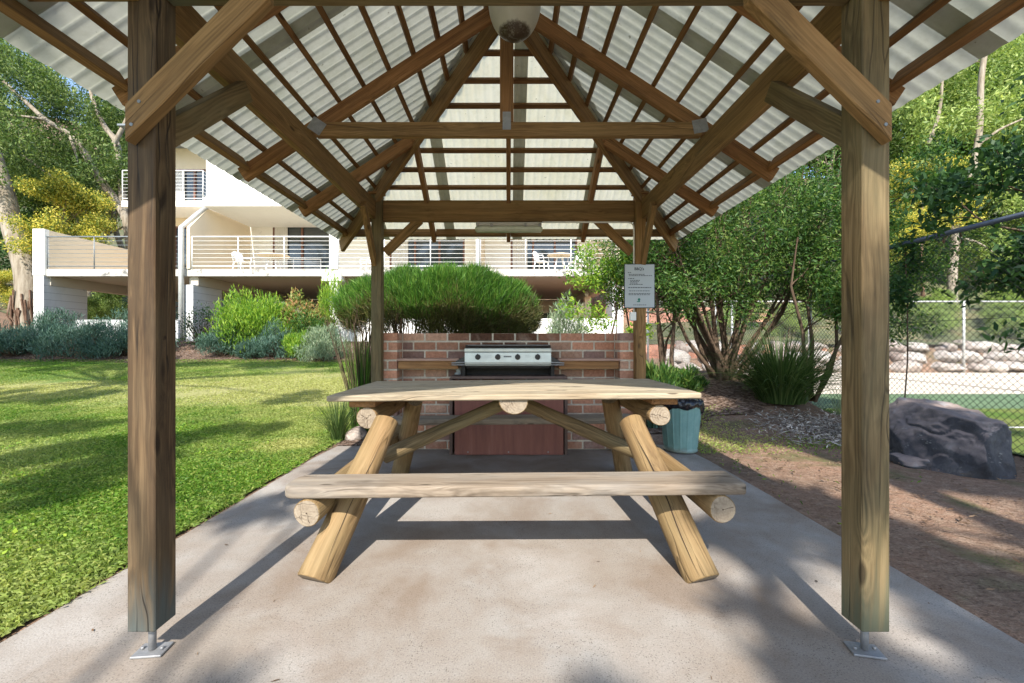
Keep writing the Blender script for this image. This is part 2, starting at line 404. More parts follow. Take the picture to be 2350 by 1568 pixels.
M['shelf'] = wood('pinkish_shelf_timber', (.16, .085, .06), (.34, .20, .15), (.46, .30, .24), (.36, .27, .23), .5)
# boulder
t = NT('basalt_boulder'); o = t.obj()
a = t.noise(o, 3.2, 6, .65); b_ = t.noise(o, 16, 5, .75)
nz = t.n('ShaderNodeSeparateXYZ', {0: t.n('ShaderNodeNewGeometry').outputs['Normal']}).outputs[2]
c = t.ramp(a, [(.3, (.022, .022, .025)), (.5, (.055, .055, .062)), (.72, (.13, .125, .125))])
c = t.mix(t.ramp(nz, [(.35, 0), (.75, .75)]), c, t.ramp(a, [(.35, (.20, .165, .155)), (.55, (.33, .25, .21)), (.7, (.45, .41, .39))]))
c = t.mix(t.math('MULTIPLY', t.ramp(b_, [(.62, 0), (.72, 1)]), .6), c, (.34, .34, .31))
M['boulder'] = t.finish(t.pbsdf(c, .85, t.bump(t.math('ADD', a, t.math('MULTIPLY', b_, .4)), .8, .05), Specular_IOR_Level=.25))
t = NT('sandstone_rock'); o = t.obj(); a = t.noise(o, 2.5, 6, .65); r_ = t.rand()
c = t.ramp(t.math('ADD', a, t.math('MULTIPLY', t.math('SUBTRACT', r_, .5), .3)), [(.25, (.17, .12, .095)), (.45, (.33, .275, .235)), (.7, (.50, .46, .41))])
M['rock'] = t.finish(t.pbsdf(c, .9, t.bump(a, .9, .08)))
# building
def plaster(name, c, dirt=.3, stain=(.10, .10, .095)):
    t = NT(name); o = t.pos()
    n_ = t.noise(t.mapping(o, (1.2, 1.2, .5)), 1.2, 6, .65); n2 = t.noise(o, 5, 5, .75)
    cc = t.mix(t.math('MULTIPLY', t.ramp(n_, [(.5, 0), (.75, 1)]), dirt), c, [x * .7 for x in c])
    cc = t.mix(t.math('MULTIPLY', t.ramp(t.math('ADD', t.math('MULTIPLY', n2, .6), t.math('MULTIPLY', t.noise(o, .35, 3), .4)), [(.49 if dirt > .6 else .60, 0), (.58 if dirt > .6 else .66, 1)]), dirt), cc, stain)
    if name == 'board_marked_pier':
        z = t.n('ShaderNodeSeparateXYZ', {0: o}).outputs[2]
        cc = t.mix(t.math('MULTIPLY', t.math('LESS_THAN', t.math('FRACT', t.math('MULTIPLY', z, 3.6)), .07), .45), cc, (.12, .12, .12))
    return t.finish(t.pbsdf(cc, .85))
M['white_wall'] = plaster('white_render', (.86, .84, .79), .14)
M['cream_wall'] = plaster('cream_render', (.76, .64, .47), .15)
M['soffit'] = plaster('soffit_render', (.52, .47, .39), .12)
M['slab_edge'] = plaster('stained_concrete_edge', (.62, .58, .52), .9)
M['pier'] = plaster('board_marked_pier', (.60, .60, .58), .5)
M['winframe'] = simple('brown_window_frame', (.16, .07, .045), .5)
M['curtain'] = simple('pale_curtain', (.62, .60, .56), .9, 0, .1, 3)
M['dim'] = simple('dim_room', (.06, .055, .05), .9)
t = NT('window_glass')
b = t.pbsdf((.045, .055, .06), .06, Specular_IOR_Level=.8)
M['glass'] = t.finish(b)
M['signpanel'] = simple('sign_panel', (.40, .44, .47), .45, 0, .04)
M['ink'] = simple('black_ink', (.03, .035, .045), .6)
M['greenink'] = simple('green_ink', (.01, .16, .12), .6)
M['wire'] = simple('dark_mesh_wire', (.045, .05, .045), .5, .3)
M['bluerail'] = simple('blue_grey_pipe', (.085, .10, .13), .45, .3)
M['galvpost'] = simple('galvanised_post', (.50, .50, .48), .5, .4)
M['line'] = simple('court_line_paint', (.75, .75, .72), .8)

# ------------------------------------------------------------------ terrain
def ss(a, b, x):
    t = np.clip((x - a) / (b - a), 0, 1); return t * t * (3 - 2 * t)
def Hn(x, y):
    x = np.asarray(x, float); y = np.asarray(y, float)
    L = .5 * ss(5, 14, y) + .65 * ss(13.4, 16.3, y) + .30 * np.maximum(0, y - 27)
    bedR = .5 * ss(4.7, 8, y) * ss(1.3, 3.2, x)
    Mi = np.maximum(L, bedR * (1 - ss(9, 14, y)) + L * ss(9, 14, y)) + 2.6 * ss(3.5, 8, x) * ss(16, 23, y)
    Rr = 1.1 * ss(15.7, 16.3, y) + 1.6 * ss(16.5, 20, y) + .45 * np.maximum(0, y - 20)
    w = ss(4.6, 5.0, x + .0 * y)
    h = Mi * (1 - w) + Rr * w
    h = h + .35 * np.maximum(0, -x - 24) * ss(8, 20, y)
    return h + .012 * np.sin(x * 2.1 + y) * np.cos(y * 1.7 - x)* ss(2.2, 3.2, np.abs(x)) 
def Hg(x, y): return float(Hn(x, y))
def sheet(name, xs, ys, mat, dz=0, mask=None, flat=None):
    X, Y = np.meshgrid(np.array(xs), np.array(ys))
    Z = (Hn(X, Y) if flat is None else np.full_like(X, flat)) + dz
    V = np.stack([X, Y, Z], -1).reshape(-1, 3); nx = len(xs)
    F = []
    for j in range(len(ys) - 1):
        for i in range(nx - 1):
            if mask is None or mask(.5 * (xs[i] + xs[i + 1]), .5 * (ys[j] + ys[j + 1])):
                F.append((j * nx + i, j * nx + i + 1, (j + 1) * nx + i + 1, (j + 1) * nx + i))
    return kind(mobj(name, np_mesh(name, V, np.array(F), True), mat))
def lin(a, b, st): return list(np.arange(a, b + st * .5, st))
gx = lin(-120, -32, 8) + lin(-30, 30, .5) + lin(32, 120, 8)
gy = lin(-60, -12, 6) + lin(-10, 34, .5) + lin(36, 120, 8)
g = sheet('ground', gx, gy, M['earth'], -.012)
# lawn: left of the slab and behind the shelter's left side
def lawn_edge(x): return 13.5 + .35 * math.sin(x * .8) + .2 * math.sin(x * 2.3)
def lm(x, y): return y < lawn_edge(x) and (x < -1.9)
sheet('lawn', lin(-34.1, -2.25, .35) + [-2.1, -1.972], lin(-14, 15, .25), M['turf'], .004, lm)
sheet('garden_bed', lin(-34, 3.9, .35), lin(12.6, 17.5, .2), M['mulch'], .006, lambda x, y: y > lawn_edge(x) - .3)
sheet('shrub_bed', lin(-2.2, 4.7, .15), lin(4.65, 10.5, .15), M['mulch'], .008, lambda x, y: y > 4.7 + max(0, (x - 1.0)) * (.55 if x < 2.6 else .55) + .12 * math.sin(x * 5) and y < 9.5 and (x > -1.9))
sheet('red_bank', lin(2.5, 12, .4), lin(15.8, 26, .4), M['clay'], .01)
sheet('forest_floor', lin(4.9, 70, 1), lin(16.2, 90, 1), M['forest'], .02)
sheet('forest_floor_left', lin(-80, -1, 1), lin(24, 90, 1), M['forest'], .02)
sheet('tennis_court', [5.15, 30], [7.2, 9.2], M['court'], 0, None, .010)
sheet('court_verge', [5.15, 30], [-6, 7.2], M['turf'], 0, None, .010)
sheet('court_runoff', [5.15, 40], [9.2, 15.7], M['cream'], 0, None, .012)
mb = MB(); mb.box((11, 5.6, .016), (11.5, .05, .004)); pass
kind(mb.build('court_lines', M['line']))
# slab
pts = [(-1.97, -3.5), (1.97, -3.5), (1.96, 3.2), (1.94, 4.1), (1.9, 4.5), (1.72, 4.72), (-1.4, 4.75), (-1.72, 4.95), (-1.86, 4.9), (-1.93, 4.2)]
vs = []; n = len(pts)
V = [(x, y, -.15) for x, y in pts] + [(x, y, -.004) for x, y in pts] + [(x * .9975, y - (.004 if y > 4 else -.004), 0) for x, y in pts]
F = [tuple(range(2 * n, 3 * n))]
for i in range(n):
    j = (i + 1) % n
    F.append((i, j, n + j, n + i)); F.append((n + i, n + j, 2 * n + j, 2 * n + i))
me = bpy.data.meshes.new('concrete_slab'); me.from_pydata(V, [], F); me.update()
kind(mobj('concrete_slab', me, M['concrete']))

# ------------------------------------------------------------------ timber helper
def timber(name, parent, p0, p1, w, d, up=(0, 0, 1), mat=None, ch=.003, taper=None):
    p0 = Vector(p0); p1 = Vector(p1); L = (p1 - p0).length; x = (p1 - p0).normalized()
    u = Vector(up); z = (u - x * u.dot(x)).normalized(); y = z.cross(x)
    Mx = Matrix((x, y, z)).transposed().to_4x4(); Mx.translation = (p0 + p1) / 2
    mb = MB(); mb.box((0, 0, 0), (L, w, d), ch=ch)
    me = bpy.data.meshes.new(name); me.from_pydata(mb.v, [], mb.f); me.update(); me.materials.append(mat)
    o = bpy.data.objects.new(name, me); link(o, parent)
    W = Matrix.Translation(parent.location).inverted() @ Mx if parent else Mx
    o.matrix_basis = W
    return o
def log(name, parent, p0, p1, r0, r1=None, mat=None, n=20, seg=9, wob=.004, flat=None):
    p0 = Vector(p0); p1 = Vector(p1); L = (p1 - p0).length; x = (p1 - p0).normalized(); r1 = r1 or r0
    u = Vector((0, 0, 1)) if abs(x.z) < .95 else Vector((0, 1, 0)); z = (u - x * u.dot(x)).normalized(); y = z.cross(x)
    Mx = Matrix((x, y, z)).transposed().to_4x4(); Mx.translation = (p0 + p1) / 2
    rr = random.Random(int(L * 1e4) + int(p0.x * 977)); ph = [rr.uniform(0, 6.3) for _ in range(4)]
    V = []; F = []
    st = [0, .006 / L] + [i / seg for i in range(1, seg)] + [1 - .006 / L, 1]
    for i, s_ in enumerate(st):
        r = r0 + (r1 - r0) * s_
        if i in (0, len(st) - 1): r *= .93
        for k in range(n):
            a = 2 * math.pi * k / n
            q = r + wob * (math.sin(a * 2 + ph[0] + s_ * 2) * .5 + math.sin(a * 3 + ph[1] - s_ * 4) * .35 + .4 * math.sin(s_ * 9 + ph[2]))
            yy, zz = math.cos(a) * q, math.sin(a) * q
            if flat is not None: zz = min(zz, flat)
            V.append((-L / 2 + L * s_, yy, zz))
    for i in range(len(st) - 1):
        for k in range(n):
            k2 = (k + 1) % n; F.append((i * n + k, (i + 1) * n + k, (i + 1) * n + k2, i * n + k2))
    nb = len(F)
    F.append(tuple(range(n))); F.append(tuple(((len(st) - 1) * n + k) for k in range(n))[::-1])
    me = bpy.data.meshes.new(name); me.from_pydata(V, [], F); me.update()
    me.polygons.foreach_set('use_smooth', [True] * nb + [False] * 2)
    me.materials.append(mat); me.materials.append(M['log_end']); me.polygons[nb].material_index = 1; me.polygons[nb + 1].material_index = 1
    o = bpy.data.objects.new(name, me); link(o, parent)
    o.matrix_basis = Matrix.Translation(parent.location).inverted() @ Mx
    return o

# ------------------------------------------------------------------ shelter
YC = 2.92; HALF = 1.35; PX = 1.32; APEX = 3.602; PIT = .65; EAVE = 1.967
S = thing('picnic_shelter', 'open timber picnic shelter with four posts and a hipped translucent corrugated roof', 'shelter', (0, YC, 0))
def zs(a): return APEX - PIT * a
CS = math.cos(math.atan(PIT)); SN = math.sin(math.atan(PIT))
YF, YB = YC - HALF, YC + HALF
posts = [(-PX, YF, 'post_red'), (PX, YF, 'post_green'), (-PX, YB, 'post_green'), (PX, YB, 'beam')]
for (x, y, m) in posts:
    zb = .105 if y < 3 else .02
    p = timber('post', S, (x, y, zb), (x, y, 2.62), .1, .1, (0, 1, 0), M[m], .004)
    if y < 3:
        mb = MB(); mb.tube([(x, y, .012), (x, y, .13)], .0125, 12)
        b = mb.build('post_stirrup', M['steel'], S)
        mb = MB(); mb.box((x + (.0), y, .006), (.105, .075, .008), Matrix.Rotation(R(6 if x < 0 else -12), 3, 'Z'), .002)
        for q in (-.036, .036):
            mb.tube([(x + q, y - .0, .010), (x + q, y - .0, .020)], .0065, 6)
        mb.build('base_plate', M['steel'], S)
# plates
for sx in (-1, 1):
    timber('side_beam', S, (sx * 1.348, YF - .16, 2.465), (sx * 1.348, YB + .10, 2.465), .045, .185, (0, 0, 1), M['beam'])
timber('end_beam', S, (-1.268, YB + .03, 2.47), (1.268, YB + .03, 2.47), .045, .215, (0, 0, 1), M['beam'])
timber('end_beam', S, (-1.80, YF + .0, 2.475), (-1.373, YF + .0, 2.475), .045, .10, (0, 0, 1), M['beam'])
timber('end_beam', S, (-1.268, YF + .01, 2.512), (1.268, YF + .01, 2.512), .045, .19, (0, 0, 1), M['post_green'])
for sx in (-1, 1):
    timber('cap_block', S, (sx * PX - .075 , YB - .02, 2.632), (sx * PX + .075, YB - .02, 2.632), .1, .022, (0, 0, 1), M['rafter'])
# knee braces
for sx in (-1, 1):
    a_ = math.atan2(.497, .497); dx_ = Vector((-sx * math.cos(a_), 0, math.sin(a_))); dz_ = Vector((sx * math.sin(a_), 0, math.cos(a_))); dy_ = dz_.cross(dx_)
    Fx = Matrix((dx_, dy_, dz_)).transposed().to_4x4(); Fx.translation = Vector((sx * 1.09, YF - .0735, 2.16)); inv = Fx.inverted()
    mb = MB(); V = [inv @ Vector((sx * X_, Y_, Z_)) for Y_ in (YF - .096, YF - .051) for (X_, Z_) in ((1.338, 1.848), (1.338, 1.978), (.84, 2.475), (.84, 2.345))]
    fs = [(0, 1, 2, 3), (7, 6, 5, 4), (0, 4, 5, 1), (1, 5, 6, 2), (2, 6, 7, 3), (3, 7, 4, 0)]
    me = bpy.data.meshes.new('front_brace'); me.from_pydata(V, [], fs); me.update(); me.materials.append(M['beam'])
    import bmesh as _b
    b_ = _b.new(); b_.from_mesh(me); _b.ops.recalc_face_normals(b_, faces=b_.faces); _b.ops.bevel(b_, geom=b_.edges[:], offset=.004, segments=1, affect='EDGES'); b_.to_mesh(me); b_.free()
    o_ = bpy.data.objects.new('front_brace', me); link(o_, S); o_.matrix_basis = Matrix.Translation(S.location).inverted() @ Fx
    timber('knee_brace', S, (sx * 1.25, YB + .03, 2.05), (sx * .90, YB + .03, 2.385), .04, .09, (0, 0, 1), M['beam'])
    timber('side_brace', S, (sx * 1.30, YF + .03, 1.93), (sx * 1.30, YF + .52, 2.385), .045, .09, (0, 0, 1), M['post_green'])
    timber('side_brace', S, (sx * 1.345, YB - .02, 1.93), (sx * 1.30, YB - .48, 2.385), .045, .09, (0, 0, 1), M['beam'])
# screws on front braces
for sx in (-1, 1):
    for (a, b) in ((1.285, 1.985), (1.312, 1.905), (.93, 2.345), (.905, 2.385)):
        mb = MB(); mb.tube([(sx * a, YF - .0945, b), (sx * a, YF - .099, b)], .006, 8); mb.build('brace_bolt', M['dark_rail'], S)
# slope frames: dir outward d, lateral l
slopes = {'back': (Vector((0, 1, 0)), Vector((1, 0, 0))), 'left': (Vector((-1, 0, 0)), Vector((0, 1, 0))), 'right': (Vector((1, 0, 0)), Vector((0, 1, 0)))}
FRONT = -2.36
C0 = Vector((0, YC, 0))
def sp(d, l, a, u, off=0):
    nrm = d * SN + Vector((0, 0, CS))
    return C0 + d * a + l * u + Vector((0, 0, zs(a))) + nrm * off
bat_back = [.168, .337, .505, .673, .842, 1.016, 1.184, 1.353, 1.525, 1.70]
bat_side = bat_back
for key, (d, l) in slopes.items():
    nrm = d * SN + Vector((0, 0, CS))
    for k in ((-.83, 0, .83) if key == 'back' else (FRONT + .06, -1.6, -.92, 0, .83)):
        a0 = (abs(k) if (k > 0 or key == 'back') else 0) + .04
        timber('rafter', S, sp(d, l, a0, k, -.098), sp(d, l, 1.885, k, -.098), .042, .098, nrm, M['rafter'])
    for a in (bat_side if key in ('left', 'right') else bat_back):
        timber('batten', S, sp(d, l, a, (-a + .02 if key == 'back' else FRONT), -.029), sp(d, l, a, a - .02, -.029), .032 if key != 'back' else .036, .036, nrm, M['batten'], .002)
    for (u0, u1) in (((-1.84, -.852), (-.808, -.022)) if key == 'back' else ((FRONT + .08, -1.622), (-1.578, -.942), (-.898, -.022))) + ((.022, .808), (.852, 1.84)):
        timber('eave_trimmer', S, sp(d, l, 1.835, u0, -.058), sp(d, l, 1.835, u1, -.058), .035, .095, nrm, M['beam' if key != 'right' else 'rafter'])
timber('ridge_board', S, (0, YC + FRONT, APEX - .13), (0, YC + .02, APEX - .13), .03, .14, (0, 0, 1), M['rafter'])
for sx in (-1, 1):
    for sy in (1,):
        e = Vector((sx, sy, 0))
        p0 = C0 + e * .04 + Vector((0, 0, zs(.04) - .135)); p1 = C0 + e * 1.90 + Vector((0, 0, zs(1.90) - .135))
        timber('hip_rafter', S, p0, p1, .04, .145, (0, 0, 1), M['beam' if sy > 0 else 'rafter'])
timber('collar_tie', S, (-1.30, YC - .048, 2.581), (1.30, YC - .048, 2.581), .045, .095, (0, 0, 1), M['beam'])
timber('king_post', S, (-.012, YC - .048, 2.63), (-.012, YC - .048, 3.44), .092, .045, (0, 1, 0), M['rafter'])
def nailplate(c, s, rz=0):
    mb = MB(); Mx = Matrix.Rotation(rz, 3, 'Y')
    mb.box(c, (s[0], .0016, s[1]), Mx)
    for i in range(5):
        for j in range(4):
            q = Mx @ Vector(((i - 2) * s[0] / 5.5, -.002, (j - 1.5) * s[1] / 4.6)); mb.box(Vector(c) + q, (.006, .003, .012), Mx)
    mb.build('nail_plate', M['steel'], S)
nailplate((-.012, YC - .0725, 2.635), (.055, .12))
nailplate((-1.29, YC - .0725, 2.60), (.10, .09), .6); nailplate((1.29, YC - .0725, 2.60), (.10, .09), -.2)
# roof sheets
def roofsheet(key, lo, hi, lift, rows=3):
    d, l = slopes[key]; st = .0068; pit, ex, am = {'left': (.086, 7, .012), 'right': (.078, 1.6, .0085), 'back': (.076, 2.5, .006)}[key]
    us = np.arange(lo, hi + st * .5, st); V = []; F = []
    for i, u in enumerate(us):
        a0 = min(max((abs(u) if (u > 0 or key == 'back') else 0) - .004, .03), EAVE - .002)
        for j in range(rows + 1):
            a = a0 + (EAVE - a0) * j / rows
            h = .005 + am * (.5 + .5 * math.sin(2 * math.pi * u / pit)) ** ex + lift + .002 * math.sin(u * 2.3 + 1)
            V.append(sp(d, l, a, u, h))
    for i in range(len(us) - 1):
        for j in range(rows):
            b = i * (rows + 1) + j; F.append((b, b + 1, b + rows + 2, b + rows + 1))
    return V, F
for key in slopes:
    V, F = roofsheet(key, (-EAVE + .006 if key == 'back' else FRONT), EAVE - .006, 0)
    mobj('roof_sheet', np_mesh('roof_sheet', [tuple(v - C0) for v in V], F, True), M['sheet_bright' if key == 'back' else 'sheet'], S)
    for c_ in ([-1.42, -.66, .10, .84, 1.55] if key == 'back' else ([-2.05, -1.32, -.60, .14, .88, 1.6] if key == 'left' else [-1.95, -1.2, -.45, .30, 1.05, 1.7])):
        V, F = roofsheet(key, c_ - .055, c_ + .055, -.0025)
        mobj('sheet_lap', np_mesh('sheet_lap', [tuple(v - C0) for v in V], F, True), M['sheet_lap'], S)
# ridge caps on hips + apex
for sx in (-1, 1):
    for sy in (1,):
        V = []
        for a in (.0, EAVE + .01):
            base = C0 + Vector((sx * a, sy * a, zs(a) + .045))
            V += [base + Vector((-sx * .0, sy * -.10, -.010)) , base + Vector((0, 0, .02)), base + Vector((-sx * .10, 0, -.010))]
        me = np_mesh('hip_cap', [tuple(v - C0) for v in V], [(0, 1, 4, 3), (1, 2, 5, 4)]); mobj('hip_cap', me, M['steel'], S)
V = [(sx * .12, y, APEX - .055) if sx else (0, y, APEX + .035) for y in (FRONT, .05) for sx in (-1, 0, 1)]
V = [(a, b, c) for a, b, c in V]
mobj('ridge_cap', np_mesh('ridge_cap', V, [(0, 1, 4, 3), (1, 2, 5, 4)]), M['steel'], S)

# ------------------------------------------------------------------ lamp
LY = 2.42
Lm = thing('hanging_dome_lamp', 'cloudy plastic dome lamp with dead insects inside, hanging under the roof', 'lamp', (.035, LY, 2.88))
t = NT('cloudy_acrylic'); o = t.obj(); z = t.n('ShaderNodeSeparateXYZ', {0: o}).outputs[2]
n_ = t.noise(o, 45, 4, .7); n2 = t.noise(o, 8, 4)
bug = t.math('MULTIPLY', t.ramp(t.math('ADD', z, t.math('MULTIPLY', n_, .035)), [(.050, 1), (.062, 0)]), t.ramp(n_, [(.3, .6), (.5, 1)]))
c = t.mix(t.ramp(n2, [(.3, 0), (.7, 1)]), (.68, .66, .58), (.55, .53, .44))
c = t.mix(bug, c, (.075, .05, .03))
b = t.pbsdf(c, .3, Specular_IOR_Level=.5); tr = t.n('ShaderNodeBsdfTranslucent', {'Color': c}).outputs[0]
mx = t.n('ShaderNodeMixShader', {0: .4}); t.t.links.new(b, mx.inputs[1]); t.t.links.new(tr, mx.inputs[2]); M['acrylic'] = t.finish(mx.outputs[0])
prof = [(.001, 0)] + [(.150 * math.sin(a) ** .92, .205 * (1 - math.cos(a))) for a in [R(x) for x in range(5, 91, 5)]] + [(.151, .25)]
mb = MB(); mb.lathe(prof, (.035, LY, 2.883), 40); mb.build('dome', M['acrylic'], Lm)
mb = MB(); mb.lathe([(.152, .25), (.160, .25), (.160, .275), (.06, .31), (.001, .31)], (.035, LY, 2.883), 40); mb.build('lamp_base', M['dirtclear'], Lm)
mb = MB(); mb.tube([(.035, LY, 3.19), (.01, LY, 3.42)], .012, 8); mb.build('lamp_stem', M['dark_rail'], Lm)
# fluorescent
Fl = thing('fluorescent_light', 'dusty fluorescent batten light under the back roof beam', 'light', (.0, YB + .03, 2.32))
mb = MB(); mb.box((.003, YB + .01, 2.330), (.66, .075, .036), None, .006); mb.build('lamp_body', M['conduit'], Fl)
mb = MB(); mb.box((.003, YB + .01, 2.283), (.68, .088, .056), None, .018); mb.build('diffuser', M['dirtclear'], Fl)
mb = MB()
for x in (-.31, -.17, .17, .31): mb.box((x, YB - .037, 2.315), (.022, .01, .03), None, .002)
mb.build('clips', M['steel'], Fl)
# conduit along beam and down right post
mb = MB(); mb.tube([(.34, YB - .0, 2.352), (.6, YB + .0, 2.353), (1.2, YB - .0, 2.352), (1.235, YB - .002, 2.345), (1.255, YB - .004, 2.325), (1.262, YB - .008, 2.29), (1.262, YB - .008, 1.42)], .0085, 8)
Cd = thing('electrical_conduit', 'thin pale conduit running from the batten light down the sign post', 'conduit', (1.262, YB - .008, 1.3))
mb.build('pipe', M['plastic_white'], Cd)
mb = MB(); mb.box((1.235, YB - .055, 1.40), (.06, .045, .085), None, .004); mb.build('junction_box', M['plastic_white'], Cd)
# ------------------------------------------------------------------ sign
SGN = thing('notice_sign', 'white rules notice titled BBQ screwed to the right rear post', 'sign', (1.302, YB - .06, 1.70))
mb = MB(); mb.box((1.302, YB - .058, 1.702), (.303, .006, .438), None, .001); mb.build('sign_border', M['ink'], SGN)
mb = MB(); mb.box((1.302, YB - .0625, 1.702), (.292, .004, .427), None, .0008); mb.build('sign_panel', M['signpanel'], SGN)
def text(s_, size, loc, mat, parent, name, al='CENTER', ext=.0005):
    cu = bpy.data.curves.new('tmp', 'FONT'); cu.body = s_; cu.size = size; cu.extrude = ext; cu.align_x = al; cu.align_y = 'CENTER'
    cu.offset = size * .02
    to = bpy.data.objects.new('tmp', cu); col.objects.link(to)
    dg = bpy.context.evaluated_depsgraph_get(); me = bpy.data.meshes.new_from_object(to.evaluated_get(dg))
    bpy.data.objects.remove(to); me.name = name; me.materials.clear(); me.materials.append(mat)
    o = bpy.data.objects.new(name, me); link(o, parent)
    o.matrix_basis = Matrix.Translation(Vector(loc) - parent.location) @ Matrix.Rotation(R(90), 4, 'X')
    return o
text("BBQ's", .038, (1.297, YB - .0655, 1.87), M['ink'], SGN, 'sign_title')
mb = MB()
def words(x0, x1, z, h=.0055):
    x = x0
    while x < x1 - .006:
        w = min(rnd.uniform(.010, .026), x1 - x)
        mb.box((x + w / 2, YB - .0655, z), (w, .001, h)); x += w + .005
def sx_(px): return 1.156 + (px - 255) / (975 - 255) * .292
def sz_(py): return 1.9155 - (py - 298) / (1335 - 298) * .427
for (a, b, y) in ((325, 425, 495), (345, 740, 538), (350, 915, 570), (335, 490, 640), (385, 630, 683), (385, 595, 715), (385, 580, 748), (365, 715, 780), (335, 900, 857), (355, 880, 937), (345, 880, 1000), (345, 885, 1030), (460, 775, 1275)):
    words(sx_(a), sx_(b), sz_(y), .0075 if y in (857,) else .0058)
mb.build('sign_text', M['ink'], SGN)
mb = MB()
c0 = Vector((sx_(590), YB - .0655, sz_(1165)))
fan = lambda cx, cz, rx, rz_, a0, a1: [(c0.x + cx + rx * math.cos(R(a0 + (a1 - a0) * k / 12)), YB - .0655, c0.z + cz + rz_ * math.sin(R(a0 + (a1 - a0) * k / 12))) for k in range(13)]
mb.add(fan(.004, .008, .013, .014, 0, 360), [tuple(range(12))]); mb.add(fan(-.002, -.009, .018, .009, 180, 380), [tuple(range(13))])
mb.build('sign_emblem', M['greenink'], SGN)

# ------------------------------------------------------------------ picnic table
TX = .03
T = thing('picnic_table', 'rustic pine log picnic table with two attached plank benches', 'picnic table', (TX, 3.01, 0))
def tp(x, y, z): return Vector((TX + x, y, z + .009 * x))
wd = .967 / 5; bw = rnd
for i in range(5):
    y = 2.53 + wd * (i + .5)
    timber('top_plank', T, tp(-1.12, y, .8155 + rnd.uniform(-.0015, .0015)), tp(1.127, y, .8155 + rnd.uniform(-.001, .001)), wd - .005, .036, (0, 0, 1), M['top'], .007)
for sx in (-1, 1):
    timber('top_batten', T, tp(sx * .93, 2.60, .775), tp(sx * .93, 3.43, .775), .16, .042, (0, 0, 1), M['rafter'], .004)
    log('top_bearer_log', T, tp(sx * .90, 2.60, .688), tp(sx * .90, 3.44, .688), .066, .066, M['log'])
    log('seat_bearer_log', T, tp(sx * 1.0, 2.035, .333), tp(sx * 1.0, 4.03, .333), .0665, .069, M['log'])
    log('leg', T, (sx * .932, 2.03, .005), (sx * .745, 2.60, .665), .084, .072, M['log'], 22, 10, .006)
    log('leg', T, tp(sx * .985, 3.74, .0), tp(sx * .765, 3.31, .70), .076, .068, M['log'], 22, 10, .006)
    log('diagonal_brace', T, tp(sx * .02, 2.99, .735), tp(sx * .91, 2.99, .345), .044, .050, M['post_green'])
log('centre_bearer_log', T, tp(.0, 2.555, .795), tp(.0, 3.47, .795), .09, .09, M['log'], 24, 9, .003, .0)
def crack(o, mat, x0, x1, nrm, r, wander=.02, w=.0022, seed=1):
    q = random.Random(seed); M3 = o.matrix_basis.to_3x3().normalized().inverted(); n = M3 @ Vector(nrm); n.x = 0; n.normalize(); a0 = math.atan2(n.z, n.y)
    mb = MB(); pts = []; a = a0
    for i in range(15):
        a = a0 + wander * 6 * math.sin(i * .5 + seed) * .5 + q.uniform(-.02, .02); pts.append((x0 + (x1 - x0) * i / 14, a))
    V = []; F = []
    for i, (x, a) in enumerate(pts):
        ww = w * math.sin(math.pi * (i + .6) / 15.2) / (r if not hasattr(r, '__len__') else r[0])
        rr_ = (r[0] + (r[1] - r[0]) * i / 14 if hasattr(r, '__len__') else r)
        for da in (-ww, ww): V.append((x, math.cos(a + da) * rr_, math.sin(a + da) * rr_))
    for i in range(14): F.append((2 * i, 2 * i + 1, 2 * i + 3, 2 * i + 2))
    me = bpy.data.meshes.new('drying_crack'); me.from_pydata(V, [], F); me.update(); me.materials.append(mat)
    link(bpy.data.objects.new('drying_crack', me), o)
def endcrack(o, mat, L, r, arms):
    V = []; F = []
    for (a, l, w) in arms:
        d = (math.cos(a), math.sin(a)); n = (-d[1], d[0]); b = len(V); q = random.Random(int(a * 100))
        for i in range(5):
            t_ = i / 4; off = q.uniform(-.004, .004) if 0 < i < 4 else 0; ww = w * (.35 + t_ * .65)
            for sg in (-1, 1): V.append((-L / 2 - .0012, d[0] * l * t_ + n[0] * (off + sg * ww / 2), d[1] * l * t_ + n[1] * (off + sg * ww / 2)))
        for i in range(4): F.append((b + 2 * i, b + 2 * i + 1, b + 2 * i + 3, b + 2 * i + 2))
    V += [(-L / 2 - .0013, math.cos(k) * .004, math.sin(k) * .004) for k in (0, 1.05, 2.1, 3.14, 4.2, 5.25)]; F.append(tuple(range(len(V) - 6, len(V))))
    me = bpy.data.meshes.new('end_crack'); me.from_pydata(V, [], F); me.update(); me.materials.append(mat)
    link(bpy.data.objects.new('end_crack', me), o)
M['crackdark'] = simple('shadowed_crack', (.035, .02, .012), .95)
kids = [c for c in T.children]
for c in kids:
    L_ = c.dimensions.x
    vx = [v.co.x for v in c.data.vertices]; L_ = max(vx) - min(vx)
    if c.name.startswith('leg'):
        sx = 1 if c.matrix_basis.translation.x > 0 else -1
        if c.matrix_basis.translation.y < 0:
            crack(c, M['crackdark'], -L_ / 2 + .01, L_ / 2 - .05, (-.35 * sx + .1, -1, .1), .0815, .03, .0026 if sx > 0 else .0016, 3 + sx)
    elif c.name.startswith('seat_bearer'): endcrack(c, M['crackdark'], L_, .066, [(-1.9, .05, .003), (.4, .02, .0015)] if c.matrix_basis.translation.x < 0 else [(2.9, .052, .003)])
    elif c.name.startswith('top_bearer'): endcrack(c, M['crackdark'], L_, .066, [(.5, .04, .004), (2.4, .035, .004), (-1.6, .06, .004), (-.4, .03, .003)] if c.matrix_basis.translation.x < 0 else [(.15, .056, .004), (3.5, .05, .003)])
